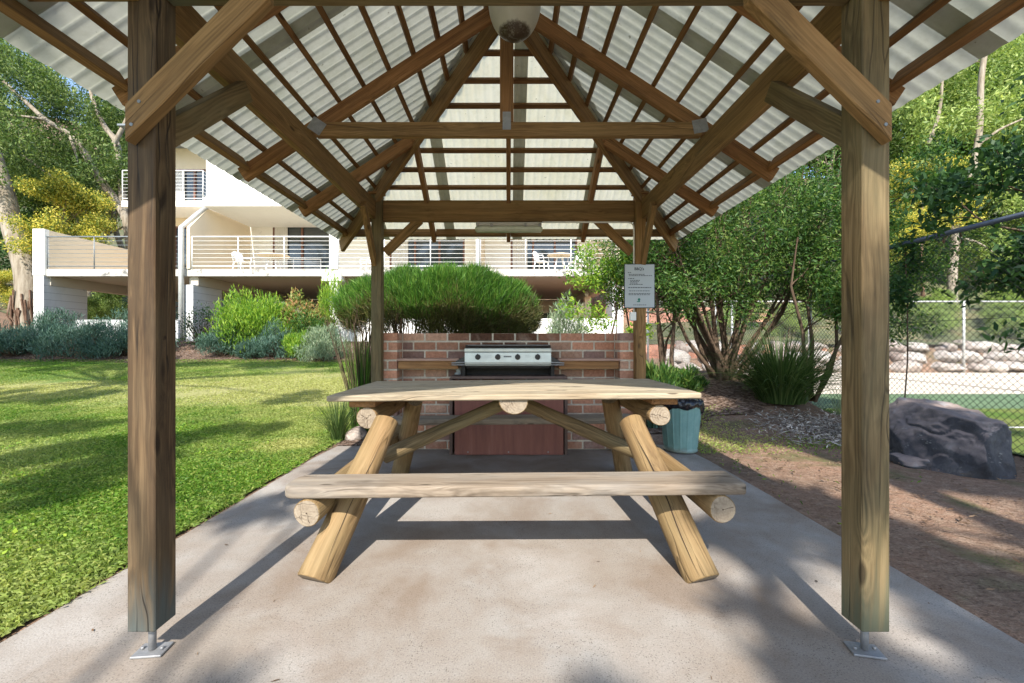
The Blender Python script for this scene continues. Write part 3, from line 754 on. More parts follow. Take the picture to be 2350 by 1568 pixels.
# rounded front bench plank built from an outline
def plank(name, parent, y0, y1, z0, z1, xl, xr, rl, rr_, mat):
    out = []
    def arc(cx, cy, r, a0, a1, k=6):
        for i in range(k + 1):
            a = R(a0 + (a1 - a0) * i / k); out.append((cx + r * math.cos(a), cy + r * math.sin(a)))
    arc(xl + rl, y0 + rl, rl, 180, 270); arc(xr - rr_, y0 + rr_, rr_, 270, 360); arc(xr - rr_ * .6, y1 - rr_ * .6, rr_ * .6, 0, 90); arc(xl + rl, y1 - rl, rl, 90, 180)
    cx, cy = (xl + xr) / 2, (y0 + y1) / 2; n = len(out); V = []; F = []
    e = .011
    prof = [(e, z0), (.3 * e, z0 + .3 * e), (0, z0 + e), (0, z1 - e), (.3 * e, z1 - .3 * e), (e, z1)]
    for (ins, z) in prof:
        for (x, y) in out:
            V.append((x + (ins if x < cx else -ins), y + (ins if y < cy else -ins), z))
    for j in range(len(prof) - 1):
        for i in range(n): k = (i + 1) % n; F.append((j * n + i, j * n + k, (j + 1) * n + k, (j + 1) * n + i))
    F.append(tuple(range(n))[::-1]); F.append(tuple(range((len(prof) - 1) * n, len(prof) * n)))
    zm = (z0 + z1) / 2
    me = bpy.data.meshes.new(name); me.from_pydata([(a - cx, b - cy, c - zm) for a, b, c in V], [], F)
    me.polygons.foreach_set('use_smooth', [i < len(F) - 2 for i in range(len(F))]); me.update(); me.materials.append(mat)
    o = bpy.data.objects.new(name, me); link(o, parent)
    o.matrix_basis = Matrix.Translation(Vector((TX + cx, cy, zm)) - parent.location) @ Matrix.Rotation(-.009, 4, 'Y')
    return o
plank('bench_seat', T, 2.035, 2.245, .400, .458, -1.128, 1.117, .06, .012, M['bench'])
plank('bench_seat', T, 3.80, 4.02, .402, .458, -1.12, 1.12, .03, .03, M['bench'])

# ------------------------------------------------------------------ barbecue wall
BW = thing('brick_barbecue_wall', 'red brick barbecue wall with short side wings, shelves and a red cupboard door', 'brick wall', (0, 4.5, 0))
CH = .0958
def tint(x, z, y=0):
    r = rnd.random()
    if r < .12: c = (.20, .14, .13)
    elif r < .45: c = (.30, .175, .13)
    elif r < .8: c = (.345, .195, .14)
    else: c = (.33, .225, .175)
    k = rnd.uniform(.8, 1.2)
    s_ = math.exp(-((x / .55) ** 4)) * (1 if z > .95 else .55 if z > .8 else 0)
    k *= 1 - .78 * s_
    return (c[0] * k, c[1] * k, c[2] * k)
mb = MB()
for j in range(13):
    z = CH * (j + .5); x = -1.13 - (.12 if j % 2 else 0)
    while x < 1.13:
        x0 = max(x, -1.13); x1 = min(x + .24, 1.13)
        if x1 - x0 > .03:
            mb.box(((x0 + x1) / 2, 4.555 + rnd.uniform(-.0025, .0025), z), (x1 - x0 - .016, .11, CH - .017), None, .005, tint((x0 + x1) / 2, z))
        x += .24
mb.build('wall_bricks', M['brick'], BW)
mb = MB(); mb.box((0, 4.557, CH * 6.5 - .003), (2.27, .105, 13 * CH - .014)); mb.build('wall_mortar', M['mortar'], BW)
for sx in (-1, 1):
    mb = MB()
    for j in range(13):
        z = CH * (j + .5); cx = sx * 1.203
        segs = [(4.305, 4.61)] if j % 2 else [(4.305, 4.41), (4.42, 4.61)]
        parts_ = [(-.0725, .02), (.034, .0725)] if j % 2 else [(-.0725, .0725)]
        for (a, b) in segs:
            for (u0, u1) in parts_: mb.box((cx + sx * (u0 + u1) / 2, (a + b) / 2, z), (u1 - u0 - .002, b - a, CH - .017), None, .005, tint(5, z))
    mb.build('wing_bricks', M['brick'], BW)
    mb = MB(); mb.box((sx * 1.203, 4.458, CH * 6.5 - .003), (.139, .297, 13 * CH - .016)); mb.build('wing_mortar', M['mortar'], BW)
# central cupboard
mb = MB(); mb.box((-.585, 4.40, .39), (.03, .2, .78)); mb.box((.585, 4.40, .39), (.03, .2, .78)); mb.build('cupboard_jambs', M['slate'], BW)
mb = MB(); mb.box((.005, 4.285, .383), (1.10, .018, .755), None, .003); dr = mb.build('cupboard_door', M['door'], BW)
mb = MB()
for x in (-.41, 0, .40): mb.tube([(x, 4.274, .035), (x, 4.272, .035)], .008, 8)
mb.build('door_screws', M['steel'], BW)
mb = MB(); mb.box((.005, 4.38, .787), (1.17, .26, .028), None, .004); mb.build('hearth_slab', M['slate'], BW)
for (a, b) in ((-1.128, -.50), (.50, 1.128)):
    timber('shelf_board', BW, (a, 4.385, .965), (b, 4.385, .965), .225, .024, (0, 0, 1), M['shelf'], .003)
    timber('shelf_bearer', BW, (a + .01, 4.31, .912), (b - .01, 4.31, .912), .035, .078, (0, 0, 1), M['rafter'], .003)
# white candle-ish paper lump left on hearth ledge
t_ = MB(); t_.box((-.535, 4.488, .800), (.07, .03, .035), Matrix.Rotation(.2, 3, 'Y'), .008); t_.box((-.53, 4.485, .838), (.05, .028, .05), Matrix.Rotation(-.15, 3, 'Y'), .008)
tag(t_.build('paper_scrap', M['signpanel']), 'crumpled white paper stuck on the bricks under the left shelf', 'paper')

# ------------------------------------------------------------------ barbecue
Q = thing('gas_barbecue', 'built in four burner gas barbecue with silver front panel', 'barbecue', (-.005, 4.35, .95))
def xz_prism(x0, x1, prof, mat, name, parent):
    mb = MB(); n = len(prof)
    mb.add([(x0, y, z) for y, z in prof] + [(x1, y, z) for y, z in prof], [tuple(range(n))[::-1], tuple(range(n, 2 * n))] + [(i, (i + 1) % n, n + (i + 1) % n, n + i) for i in range(n)])
    return mb.build(name, mat, parent)
xz_prism(-.437, .425, [(4.205, 1.082), (4.200, 1.074), (4.200, 1.052), (4.207, 1.042), (4.26, 1.04), (4.26, 1.084)], M['panelsteel'], 'front_rail', Q)
pn = xz_prism(-.435, .423, [(4.212, 1.039), (4.204, .945), (4.208, .926), (4.222, .908), (4.26, .902), (4.26, 1.039)], M['panelsteel'], 'control_panel', Q)
xz_prism(-.43, .42, [(4.22, 1.086), (4.215, 1.106), (4.222, 1.112), (4.48, 1.118), (4.48, 1.086)], M['soot'], 'hotplate', Q)
mb = MB(); mb.box((-.005, 4.212, 1.1135), (.80, .008, .004)); mb.build('plate_lip', M['steel'], Q)
mb = MB(); mb.box((-.005, 4.37, .98), (.84, .2, .2)); mb.build('fire_box', M['soot'], Q)
mb = MB(); mb.box((-.455, 4.36, .855), (.035, .2, .10)); mb.box((.445, 4.36, .855), (.035, .2, .10)); mb.box((-.005, 4.44, .853), (.87, .03, .098)); mb.build('stand', M['soot'], Q)
for sx in (-1, 1):
    c = -.006
    mb = MB(); V = [(c + sx * .43, 4.215, 1.0), (c + sx * .43, 4.215, .915), (c + sx * .52, 4.235, .925), (c + sx * .52, 4.235, .955), (c + sx * .43, 4.42, 1.01), (c + sx * .43, 4.42, .915), (c + sx * .52, 4.40, .925), (c + sx * .52, 4.40, .955)]
    mb.add(V, [(0, 1, 2, 3), (4, 7, 6, 5), (0, 3, 7, 4), (1, 5, 6, 2), (3, 2, 6, 7), (0, 4, 5, 1)]); mb.build('side_tray', M['black'], Q)
    mb = MB(); mb.tube([(c + sx * .43, 4.20, .942), (c + sx * .56, 4.21, .936)], .007, 8); mb.tube([(c + sx * .43, 4.20, .918), (c + sx * .56, 4.22, .916)], .006, 8); mb.build('gas_fitting', M['steel'], Q)
for i, x in enumerate((-.305, -.106, .091, .29)):
    mb = MB(); z0 = 1.0
    mb.tube([(x, 4.209, z0 - .004), (x, 4.196, z0 - .004), (x, 4.184, z0 - .004)], [.028, .027, .022], 20)
    mb.box((x, 4.178, z0 + .002), (.013, .022, .052), None, .004); mb.build('knob', M['black'], Q)
# printed band between the middle knobs: unreadable in the photo, set as small strokes
mb = MB(); x = -.047
for w in (.008, .006, .008, .007, .006, .008, .008, .007):
    mb.box((x + w / 2, 4.2085, 1.0), (w, .001, .015)); x += w + .0025
mb.build('maker_plate', M['ink'], Q)
mb = MB()
for k in range(4): mb.box((-.205, 4.2083 - .0006 * (k > 1), 1.012 - k * .012), (.07, .001, .0012))
for k in range(5): mb.box((.19 + rnd.uniform(-.01, .01), 4.2083, 1.014 - k * .010), (rnd.uniform(.03, .06), .001, .0015))
mb.build('instruction_print', M['steel'], Q)

# ------------------------------------------------------------------ bin
BX, BY = 1.81, 4.46
B = thing('rubbish_bin', 'aqua painted ribbed steel bin with a black liner, beside the brick wall', 'bin', (BX, BY, 0))
V = []; F = []; n = 192; rows = [(.158, .012), (.166, .012), (.166, .03), (.160, .034), (.162, .06)] + [(.162 + .040 * i / 8, .06 + .44 * i / 8) for i in range(1, 9)] + [(.206, .51), (.212, .52), (.206, .53), (.2, .528)]
for j, (r, z) in enumerate(rows):
    for k in range(n):
        a = 2 * math.pi * k / n; q = (k % 12) / 12.0
        rib = .006 if q < .001 else (.003 if q < .1 or q > .9 else 0)
        rr = r + (rib if 4 <= j <= 12 else 0)
        V.append((math.cos(a) * rr, math.sin(a) * rr, z))
for j in range(len(rows) - 1):
    for k in range(n): k2 = (k + 1) % n; F.append((j * n + k, j * n + k2, (j + 1) * n + k2, (j + 1) * n + k))
mobj('bin_body', np_mesh('bin_body', V, F, True), M['bin'], B)
V = []; F = []; n = 96; rr = random.Random(3); ph = [rr.uniform(0, 6.3) for _ in range(6)]
for j in range(10):
    for k in range(n):
        a = 2 * math.pi * k / n
        drop = .10 + .035 * math.sin(a * 2 + ph[0]) + .02 * math.sin(a * 5 + ph[1])
        fold = .006 * math.sin(a * 13 + ph[2] + j * .6) + .005 * math.sin(a * 23 + ph[3])
        if j < 3: r, z = .196 - .01 * (2 - j), .52 + .02 * 0 - .06 * (2 - j)
        else:
            s_ = (j - 3) / 6; r = .213 + .014 * math.sin(s_ * 3) - .006 * s_; z = .545 - drop * s_
        V.append((math.cos(a) * (r + fold), math.sin(a) * (r + fold), z + fold * .6))
for j in range(9):
    for k in range(n): k2 = (k + 1) % n; F.append((j * n + k, j * n + k2, (j + 1) * n + k2, (j + 1) * n + k))
mobj('bin_liner', np_mesh('bin_liner', V, F, True), M['bag'], B)

# ------------------------------------------------------------------ rocks
from mathutils import noise as mn
def rock_mesh(name, rad, seed, sub=4, amp=.25, planes=8, fine=.03):
    import bmesh
    bm = bmesh.new(); bmesh.ops.create_icosphere(bm, subdivisions=sub, radius=1)
    rr = random.Random(seed); pl = []
    for _ in range(planes):
        v = Vector((rr.gauss(0, 1), rr.gauss(0, 1), rr.gauss(0, 1))).normalized(); pl.append((v, rr.uniform(.62, .85)))
    o = Vector((seed * 3.1, seed * 1.7, 0))
    for v in bm.verts:
        p = v.co.copy()
        for nn, dd in pl:
            q = p.dot(nn)
            if q > dd: p -= nn * (q - dd) * .9
        p += p.normalized() * (mn.noise(p * 1.6 + o) * amp + mn.fractal(p * 4 + o, 1, 2, 4) * fine)
        v.co = Vector((p.x * rad[0], p.y * rad[1], p.z * rad[2]))
    me = bpy.data.meshes.new(name); bm.to_mesh(me); bm.free()
    me.polygons.foreach_set('use_smooth', [True] * len(me.polygons)); me.update(); return me
# big boulder with designed planes
import bmesh
bm = bmesh.new(); bmesh.ops.create_icosphere(bm, subdivisions=6, radius=1)
pl = [(Vector((.05, -.12, 1)), .62), (Vector((.35, -1, .18)), .66), (Vector((-.75, -.62, .55)), .58), (Vector((-.62, -.1, .8)), .62), (Vector((1, -.1, .15)), .72), (Vector((-1, .2, .1)), .78), (Vector((-.3, -.55, .8)), .72), (Vector((.65, -.3, .72)), .80), (Vector((.75, -.7, .1)), .74), (Vector((-.2, -.9, -.3)), .72), (Vector((.1, -.75, .65)), .74)]
for v in bm.verts:
    p = v.co * 1.12
    for nn, dd in pl:
        nn = nn.normalized(); q = p.dot(nn)
        if q > dd: p -= nn * (q - dd) * .985
    p += v.co * (mn.noise(p * 1.9) * .035 + mn.fractal(p * 3.2, .8, 2.1, 6) * .035 - .03 * max(0, .12 - abs(mn.noise(p * 2.7 + Vector((4, 1, 2))))) / .12)
    v.co = Vector((p.x * .50, p.y * .60, p.z * .66))
me = bpy.data.meshes.new('boulder'); bm.to_mesh(me); bm.free(); me.polygons.foreach_set('use_smooth', [True] * len(me.polygons)); me.update()
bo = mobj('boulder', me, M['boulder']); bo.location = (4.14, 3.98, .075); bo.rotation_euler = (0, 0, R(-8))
tag(bo, 'large dark grey boulder with lichen on the bare earth by the fence', 'boulder')
r2 = mobj('flat_rock', rock_mesh('flat_rock', (.20, .16, .075), 5, 4, .15, 12, .05), M['boulder']); r2.location = (3.80, 3.98, .03)
tag(r2, 'low flat rock lying against the left foot of the big boulder', 'rock')
r3 = mobj('stone', rock_mesh('stone', (.13, .11, .09), 9, 3), M['rock']); r3.location = (-1.80, 4.98, .06)
tag(r3, 'small tan stone at the corner of the slab left of the barbecue', 'stone')
# far stacked rocks along the court
i = 0
lab = ['pale', 'broad tan', 'rounded pinkish', 'low buff', 'blocky cream', 'reddish']
protos = [rock_mesh('wall_rock', (.75, .5, .36), s_, 3, .22) for s_ in (11, 12, 13, 14)]
for me in protos: me.materials.append(M['rock'])
for row in range(3):
    x = 6.0 + row * .3
    while x < 21:
        w = rnd.uniform(.4, 1.0)
        o = bpy.data.objects.new('wall_rock', protos[rnd.randrange(4)]); link(o)
        o.location = (x, 15.7 + row * .32 + rnd.uniform(-.06, .06), .18 + row * .36 + rnd.uniform(-.04, .04)); o.scale = (w * rnd.uniform(.85, 1.1), .9, rnd.uniform(.55, .9)); o.rotation_euler = (0, 0, rnd.uniform(-.3, .3) + (math.pi if rnd.random() < .5 else 0))
        tag(o, 'sandstone rock in the stacked rock edging beyond the tennis court', 'rock', 'rocks stacked along the far side of the tennis court')
        x += w * 1.28; i += 1
#PART2
# ------------------------------------------------------------------ fences
FX = 5.02
Fn = thing('chain_link_fence', 'tall dark chain link court fence running away past the boulder', 'fence', (FX, 8, 0))
def weave(mb_v, mb_f, origin, ud, vd, W, H, p, r):
    nrm = ud.cross(vd)
    def seg(a, b):
        d = (b - a).normalized(); s1 = nrm * r; s2 = d.cross(nrm) * r
        i = len(mb_v)
        for q in (a, b):
            mb_v.append(q + s1); mb_v.append(q - s1 * .5 + s2 * .87); mb_v.append(q - s1 * .5 - s2 * .87)
        for k in range(3): mb_f.append((i + k, i + (k + 1) % 3, i + 3 + (k + 1) % 3, i + 3 + k))
    c = -H
    while c < W:
        # u - v = c
        u0, u1 = max(0, c), min(W, c + H)
        if u1 > u0: seg(origin + ud * u0 + vd * (u0 - c), origin + ud * u1 + vd * (u1 - c))
        u0, u1 = max(0, c), min(W, c + H)
        if u1 > u0: seg(origin + ud * (W - u0) + vd * (u0 - c) + nrm * r, origin + ud * (W - u1) + vd * (u1 - c) + nrm * r)
        c += p
v_, f_ = [], []
weave(v_, f_, Vector((FX, 2.2, -.02)), Vector((0, 1, 0)), Vector((0, 0, 1)), 13.1, 2.40, .072, .0025)
mobj('wire_mesh', np_mesh('wire_mesh', [tuple(v - Fn.location) for v in v_], f_), M['wire'], Fn)
mb = MB(); mb.tube([(FX, 2.2, 2.39), (FX, 15.3, 2.39)], .028, 10); mb.build('top_rail', M['bluerail'], Fn)
for z in (.665, 1.39): mb = MB(); mb.tube([(FX, 2.2, z), (FX, 15.3, z)], .003, 6); mb.build('tension_wire', M['wire'], Fn)
for y in (2.2, 6.22, 7.0, 10.2, 12.8): mb = MB(); mb.tube([(FX - .03, y, -.1), (FX - .03, y, 2.42 if y != 7.0 else 2.1)], .019 if y != 6.22 else .023, 10); mb.build('fence_post', M['galvpost'], Fn)
Ff = thing('far_court_fence', 'silver chain link fence along the far side of the tennis court', 'fence', (13, 15.35, 0))
v_, f_ = [], []
weave(v_, f_, Vector((5.0, 15.35, 0)), Vector((1, 0, 0)), Vector((0, 0, 1)), 16, 2.6, .11, .0024)
mobj('wire_mesh', np_mesh('wire_mesh', [tuple(v - Ff.location) for v in v_], f_), M['dark_rail'], Ff)
mb = MB(); mb.tube([(5.0, 15.35, 2.6), (21, 15.35, 2.6)], .03, 8); mb.build('top_rail', M['galvpost'], Ff)
for x in (5.05, 8.1, 10.9, 13.7, 16.5, 19.3): mb = MB(); mb.tube([(x, 15.35, 0), (x, 15.35, 2.63)], .04, 8); mb.build('fence_post', M['galvpost'], Ff)

# ------------------------------------------------------------------ building
AB = thing('apartment_building', 'white two storey apartment block with railed balconies on concrete piers behind the lawn', 'building', (-6, 20, 1))
def part(name, mat, boxes, ch=0):
    mb = MB()
    for (x0, x1, y0, y1, z0, z1) in boxes: mb.box(((x0 + x1) / 2, (y0 + y1) / 2, (z0 + z1) / 2), (x1 - x0, y1 - y0, z1 - z0), None, ch)
    return mb.build(name, mat, AB)
def poly_x(x0, x1, prof, name, mat):
    mb = MB(); n = len(prof)
    mb.add([(x0, y, z) for y, z in prof] + [(x1, y, z) for y, z in prof], [tuple(range(n)), tuple(range(n, 2 * n))[::-1]] + [(i, n + i, n + (i + 1) % n, (i + 1) % n) for i in range(n)])
    return mb.build(name, mat, AB)
DZ = 3.97
part('deck_slab', M['slab_edge'], [(-18.0, 4.3, 16.5, 16.62, 3.70, DZ)])
part('deck_soffit', M['soffit'], [(-18.0, 4.3, 16.62, 26, 3.74, DZ - .01)])
part('depth_beam', M['soffit'], [(-12.55, -12.2, 16.66, 26, 3.36, 3.735)]); part('depth_beam', M['soffit'], [(-18.4, -18.0, 16.66, 26, 3.36, 3.96)])
part('depth_beam', M['soffit'], [(3.9, 4.3, 16.66, 26, 3.36, 3.735)]); part('depth_beam', M['soffit'], [(-6.95, -6.6, 16.66, 26, 3.40, 3.735)])
part('pier', M['pier'], [(-18.45, -18.05, 16.45, 18.15, .8, 3.72)])
part('pier', M['pier'], [(-12.58, -12.25, 16.45, 18.1, .8, 3.36)])
part('pier', M['pier'], [(4.04, 4.46, 16.45, 17.6, .8, 3.97)]); part('pier', M['cream_wall'], [(3.75, 4.05, 20.8, 21.2, 1, 3.4)])
part('pier', M['white_wall'], [(-6.95, -6.64, 16.42, 16.7, .8, 3.5)])
part('pier_head', M['white_wall'], [(-7.22, -6.48, 16.38, 16.75, 3.5, 3.86)])
part('balcony_column', M['white_wall'], [(-6.95, -6.64, 16.42, 16.6, 3.98, 6.6)])
part('end_screen_wall', M['cream_wall'], [(-18.1, -18.0, 16.6, 24, DZ, 5.5)]); part('screen_wall_end', M['white_wall'], [(-18.45, -18.0, 16.42, 16.6, 3.72, 5.52)])
poly_x(-12.5, -12.38, [(16.45, 3.98), (16.45, 5.6), (17.45, 6.62), (20.3, 6.68), (20.3, 3.98)], 'screen_wall', M['cream_wall'])
poly_x(-1.25, -1.13, [(16.45, 3.98), (16.45, 5.6), (17.45, 6.5), (20.3, 6.5), (20.3, 3.98)], 'screen_wall', M['cream_wall'])
poly_x(4.2, 4.32, [(16.45, 3.98), (16.45, 5.6), (17.45, 6.5), (20.3, 6.5), (20.3, 3.98)], 'screen_wall', M['cream_wall'])
# lower facade with openings
ops = [(-11.3, -8.5), (-5.7, -2.1), (.1, 3.3)]
xs = [-14.2] + [v for o in ops for v in o] + [4.3]
part('facade_wall', M['white_wall'], [(xs[i], xs[i + 1], 20.3, 20.5, DZ, 6.83) for i in range(0, 8, 2)] + [(-14.2, 4.3, 20.3, 20.5, 6.83, 8.0)])
part('upper_wall', M['white_wall'], [(-14.2, -12.35, 20.25, 20.5, 8.0, 11.0), (-12.35, 4.6, 17.3, 17.5, 7.0, 11.0)])
part('upper_slab', M['white_wall'], [(-12.35, 4.6, 17.1, 20.3, 6.62, 6.98)])
part('side_return', M['white_wall'], [(-14.25, -14.12, 20.5, 22, DZ, 11)])
part('left_bay_wall', M['cream_wall'], [(-18, -17.0, 21.5, 21.7, DZ, 11), (-14.9, -14.25, 21.5, 21.7, DZ, 11), (-17, -14.9, 21.5, 21.7, 7.0, 7.7), (-17, -14.9, 21.5, 21.7, 9.9, 11)])
part('upper_balcony', M['white_wall'], [(-18, -14.2, 19.7, 21.5, 7.43, 7.7)])
part('roof_eave', M['dark_rail'], [(-17.75, -12, 19.2, 26, 10.95, 11.03)])
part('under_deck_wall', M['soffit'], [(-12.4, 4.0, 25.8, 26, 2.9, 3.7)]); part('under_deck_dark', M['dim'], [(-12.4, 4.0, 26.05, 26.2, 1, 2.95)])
mb = MB()
for k in range(7): mb.box((1.6, 25.78, 2.95 + k * .1), (4.6, .02, .085))
mb.build('roller_door', M['cream_wall'], AB)
part('low_garden_wall', M['white_wall'], [(-9.6, 4.04, 16.15, 16.35, .9, 2.03)]); part('low_garden_wall', M['pier'], [(-16.6, -12.6, 16.15, 16.35, .9, 1.98)])
def window(x0, x1, z0, z1, y, nm, curt=True):
    w = MB(); t_ = .09
    for (a, b, c, d) in ((x0, x1, z1 - t_, z1), (x0, x1, z0, z0 + t_)): w.box(((a + b) / 2, y, (c + d) / 2), (b - a, .12, d - c))
    for i in range(nm + 1):
        xx = x0 + t_ / 2 + (x1 - x0 - t_) * i / nm; w.box((xx, y, (z0 + z1) / 2), (t_, .118, z1 - z0 - 2 * t_))
    f = w.build('window', M['winframe'], AB)
    g_ = MB(); g_.box(((x0 + x1) / 2, y + .02, (z0 + z1) / 2), (x1 - x0 - .02, .012, z1 - z0 - .02)); p = g_.build('pane', M['glass'], None)
    p.parent = f; p.location = -Vector(AB.location)
    if curt:
        g_ = MB(); n_ = 24
        for (a, b) in ((x0 + .1, x0 + .1 + (x1 - x0) * .22),):
            V = []; F = []
            for i in range(n_ + 1):
                xx = a + (b - a) * i / n_; yy = y - .075 + .018 * math.sin(i * 1.6)
                V += [(xx, yy, z0 + .05), (xx, yy, z1 - .1)]
            for i in range(n_): F.append((2 * i, 2 * i + 2, 2 * i + 3, 2 * i + 1))
            g_.add(V, F, True)
        c_ = g_.build('curtain', M['curtain'], None); c_.parent = f; c_.location = -Vector(AB.location)
window(-11.3, -8.5, DZ, 6.83, 20.36, 2); window(-5.7, -2.1, DZ, 6.83, 20.36, 3); window(.1, 3.3, DZ, 6.83, 20.36, 3)
window(-17.0, -14.9, DZ, 7.0, 21.56, 2, False); window(-17.0, -14.9, 7.7, 9.9, 21.56, 2, True)
def railing(x0, x1, y, z0, h, nwire=6, step=1.9, ret=None, mat='white_metal'):
    mb = MB(); mb.tube([(x0, y, z0 + h), (x1, y, z0 + h)], .028, 8); mb.tube([(x0, y, z0 + .12), (x1, y, z0 + .12)], .022, 8)
    n_ = max(1, round((x1 - x0) / step))
    for i in range(n_ + 1): xx = x0 + (x1 - x0) * i / n_; mb.tube([(xx, y, z0), (xx, y, z0 + h)], .02, 6)
    for k in range(1, nwire + 1): z = z0 + .12 + (h - .12) * k / (nwire + 1); mb.tube([(x0, y, z), (x1, y, z)], .009, 5)
    if ret:
        for k in range(nwire + 2): z = z0 + .12 + (h - .12) * k / (nwire + 1); mb.tube([(x1, y, z), (x1, ret, z)], .012, 5)
    mb.build('railing', M[mat], AB)
railing(-18.0, -12.5, 16.53, DZ, 1.27, mat='dark_rail'); railing(-12.35, -6.95, 16.53, DZ, 1.27); railing(-6.64, -1.25, 16.53, DZ, 1.27); railing(-1.1, 4.2, 16.53, DZ, 1.27)  # left railing darkened to stand for the shade there; the rest stays white
railing(-18, -14.25, 19.75, 7.7, 1.42, 7, 1.0, 20.25)
railing(-12.35, -8.6, 19.4, DZ, .95, 3, 1.2)
mb = MB(); mb.tube([(-12.62, 16.33, .8), (-12.62, 16.33, 5.55), (-12.5, 17.0, 6.25), (-12.45, 17.6, 6.78)], .095, 10); mb.build('downpipe', M['galvpost'], AB)
mb = MB(); mb.tube([(-1.19, 16.33, .9), (-1.19, 16.33, 6.6)], .08, 10); mb.build('downpipe', M['galvpost'], AB)
mb = MB(); mb.lathe([(.0, -.16), (.09, -.13), (.11, 0), (.08, .12), (.0, .13)], (3.72, 20.2, 3.42), 12); mb.build('bulkhead_light', M['dirtclear'], AB)
# balcony furniture
def make_chair(label, x, y, rz):
    t_ = thing('plastic_chair', label, 'chair', (x, y, DZ), rz, 'white plastic chairs on the balconies')
    mb = MB(); mb.box((0, 0, .43), (.46, .44, .03), None, .01); mb.build('seat', M['plastic_white'], t_, True)
    mb = MB()
    for k in range(7): mb.box((-.19 + k * .063, .23 + .0, .66 - .006 * (k - 3) ** 2 * .0), (.035, .02, .40 - .012 * (k - 3) ** 2), Matrix.Rotation(R(-10), 3, 'X'))
    mb.tube([(-.23, .2, .45), (-.23, .27, .78), (-.12, .29, .87), (.12, .29, .87), (.23, .27, .78), (.23, .2, .45)], .018, 6); mb.build('backrest', M['plastic_white'], t_, True)
    for sx in (-1, 1):
        mb = MB(); mb.tube([(sx * .25, .22, .66), (sx * .27, -.18, .64), (sx * .25, -.22, .45)], .02, 6); mb.build('armrest', M['plastic_white'], t_, True)
        for sy in (-1, 1):
            mb = MB(); mb.tube([(sx * .2, sy * .19, .43), (sx * .24, sy * .24, 0)], [.028, .02], 6); mb.build('leg', M['plastic_white'], t_, True)
    return t_
make_chair('white plastic chair on the left balcony facing the side table', -10.95, 17.4, R(70))
make_chair('white plastic chair by the white column on the middle balcony', -5.9, 17.8, R(-40))
make_chair('white plastic chair left of the round balcony table', 1.35, 17.3, R(60))
make_chair('white plastic chair right of the round balcony table', 2.75, 17.3, R(-60))
def make_table(label, x, y, r=.5):
    t_ = thing('patio_table', label, 'table', (x, y, DZ), 0, 'patio tables on the balconies')
    mb = MB(); mb.lathe([(.001, .70), (r, .70), (r + .02, .715), (r, .73), (.001, .73)], (0, 0, 0), 28); mb.build('table_top', M['cream_wall'], t_, True)
    for k in range(4):
        a = R(45 + 90 * k); mb = MB(); mb.tube([(math.cos(a) * .12, math.sin(a) * .12, .7), (math.cos(a) * .34, math.sin(a) * .34, 0)], .025, 6); mb.build('leg', M['plastic_white'], t_, True)
make_table('pale round table on the right balcony between two white chairs', 2.1, 17.4)
make_table('pale table on the left balcony before the sliding door', -9.7, 17.5, .6)

# ------------------------------------------------------------------ vegetation
G = np.random.default_rng(11)
def unit(v): return v / np.maximum(np.linalg.norm(v, axis=1, keepdims=True), 1e-9)
def leaf_cloud(P, L, asp, dirs=None, spread=1.0, rng=None):
    rng = rng or G
    N = len(P)
    a = rng.normal(size=(N, 3))
    if dirs is not None: a = dirs + a * spread
    a = unit(a); b = unit(np.cross(a, rng.normal(size=(N, 3))))
    l = (L * rng.uniform(.45, 1.5, size=(N, 1))); w = l * asp * .5
    V = np.stack([P, P + a * l * .45 + b * w, P + a * l, P + a * l * .45 - b * w], 1).reshape(-1, 3)
    F = np.arange(4 * N, dtype=np.int32).reshape(-1, 4)
    return V, F
def crown(name, P, L, asp, mat, parent, dirs=None, spread=1.0, origin=None):
    V, F = leaf_cloud(np.asarray(P), L, asp, dirs, spread)
    V = V - np.array(origin if origin is not None else parent.location)
    return mobj(name, np_mesh(name, V, F), mat, parent)
def clump(cs, sig, n):
    cs = np.asarray(cs, float); i = G.integers(0, len(cs), n)
    s = sig if hasattr(sig, '__len__') else (sig, sig, sig)
    p = G.normal(size=(n, 3)); p = unit(p) * (G.uniform(0, 1, (n, 1)) ** .45)
    return cs[i] + p * np.array(s) * 1.5
def grow(mb, p, d, L, r, lvl, tips, rr, up=.12, kids=(2, 4), bend=.22, nn=6, ang=(25, 55), mid=None):
    pts = [p.copy()]; rs = [r]; steps = 6
    for i in range(steps):
        d = (d + Vector((rr.gauss(0, bend), rr.gauss(0, bend), rr.gauss(0, bend) * .6 + up)) / 2).normalized()
        p = p + d * L / steps; pts.append(p.copy()); rs.append(r * (1 - .55 * (i + 1) / steps))
    mb.tube(pts, rs, nn if r > .02 else 4, False)
    if lvl == 0:
        tips += [pts[-1], pts[4]]; return
    if lvl == 1: tips.append(pts[-1])
    for k in range(rr.randint(*kids)):
        i = rr.choice((3, 4, 5, 6, 6)); q = pts[i]
        ax = Vector((rr.gauss(0, 1), rr.gauss(0, 1), rr.gauss(0, 1))).cross(d).normalized()
        nd = Matrix.Rotation(R(rr.uniform(*ang)), 3, ax) @ d
        grow(mb, q, nd, L * rr.uniform(.55, .8), rs[i] * .72, lvl - 1, tips, rr, up, kids, bend, nn, ang)
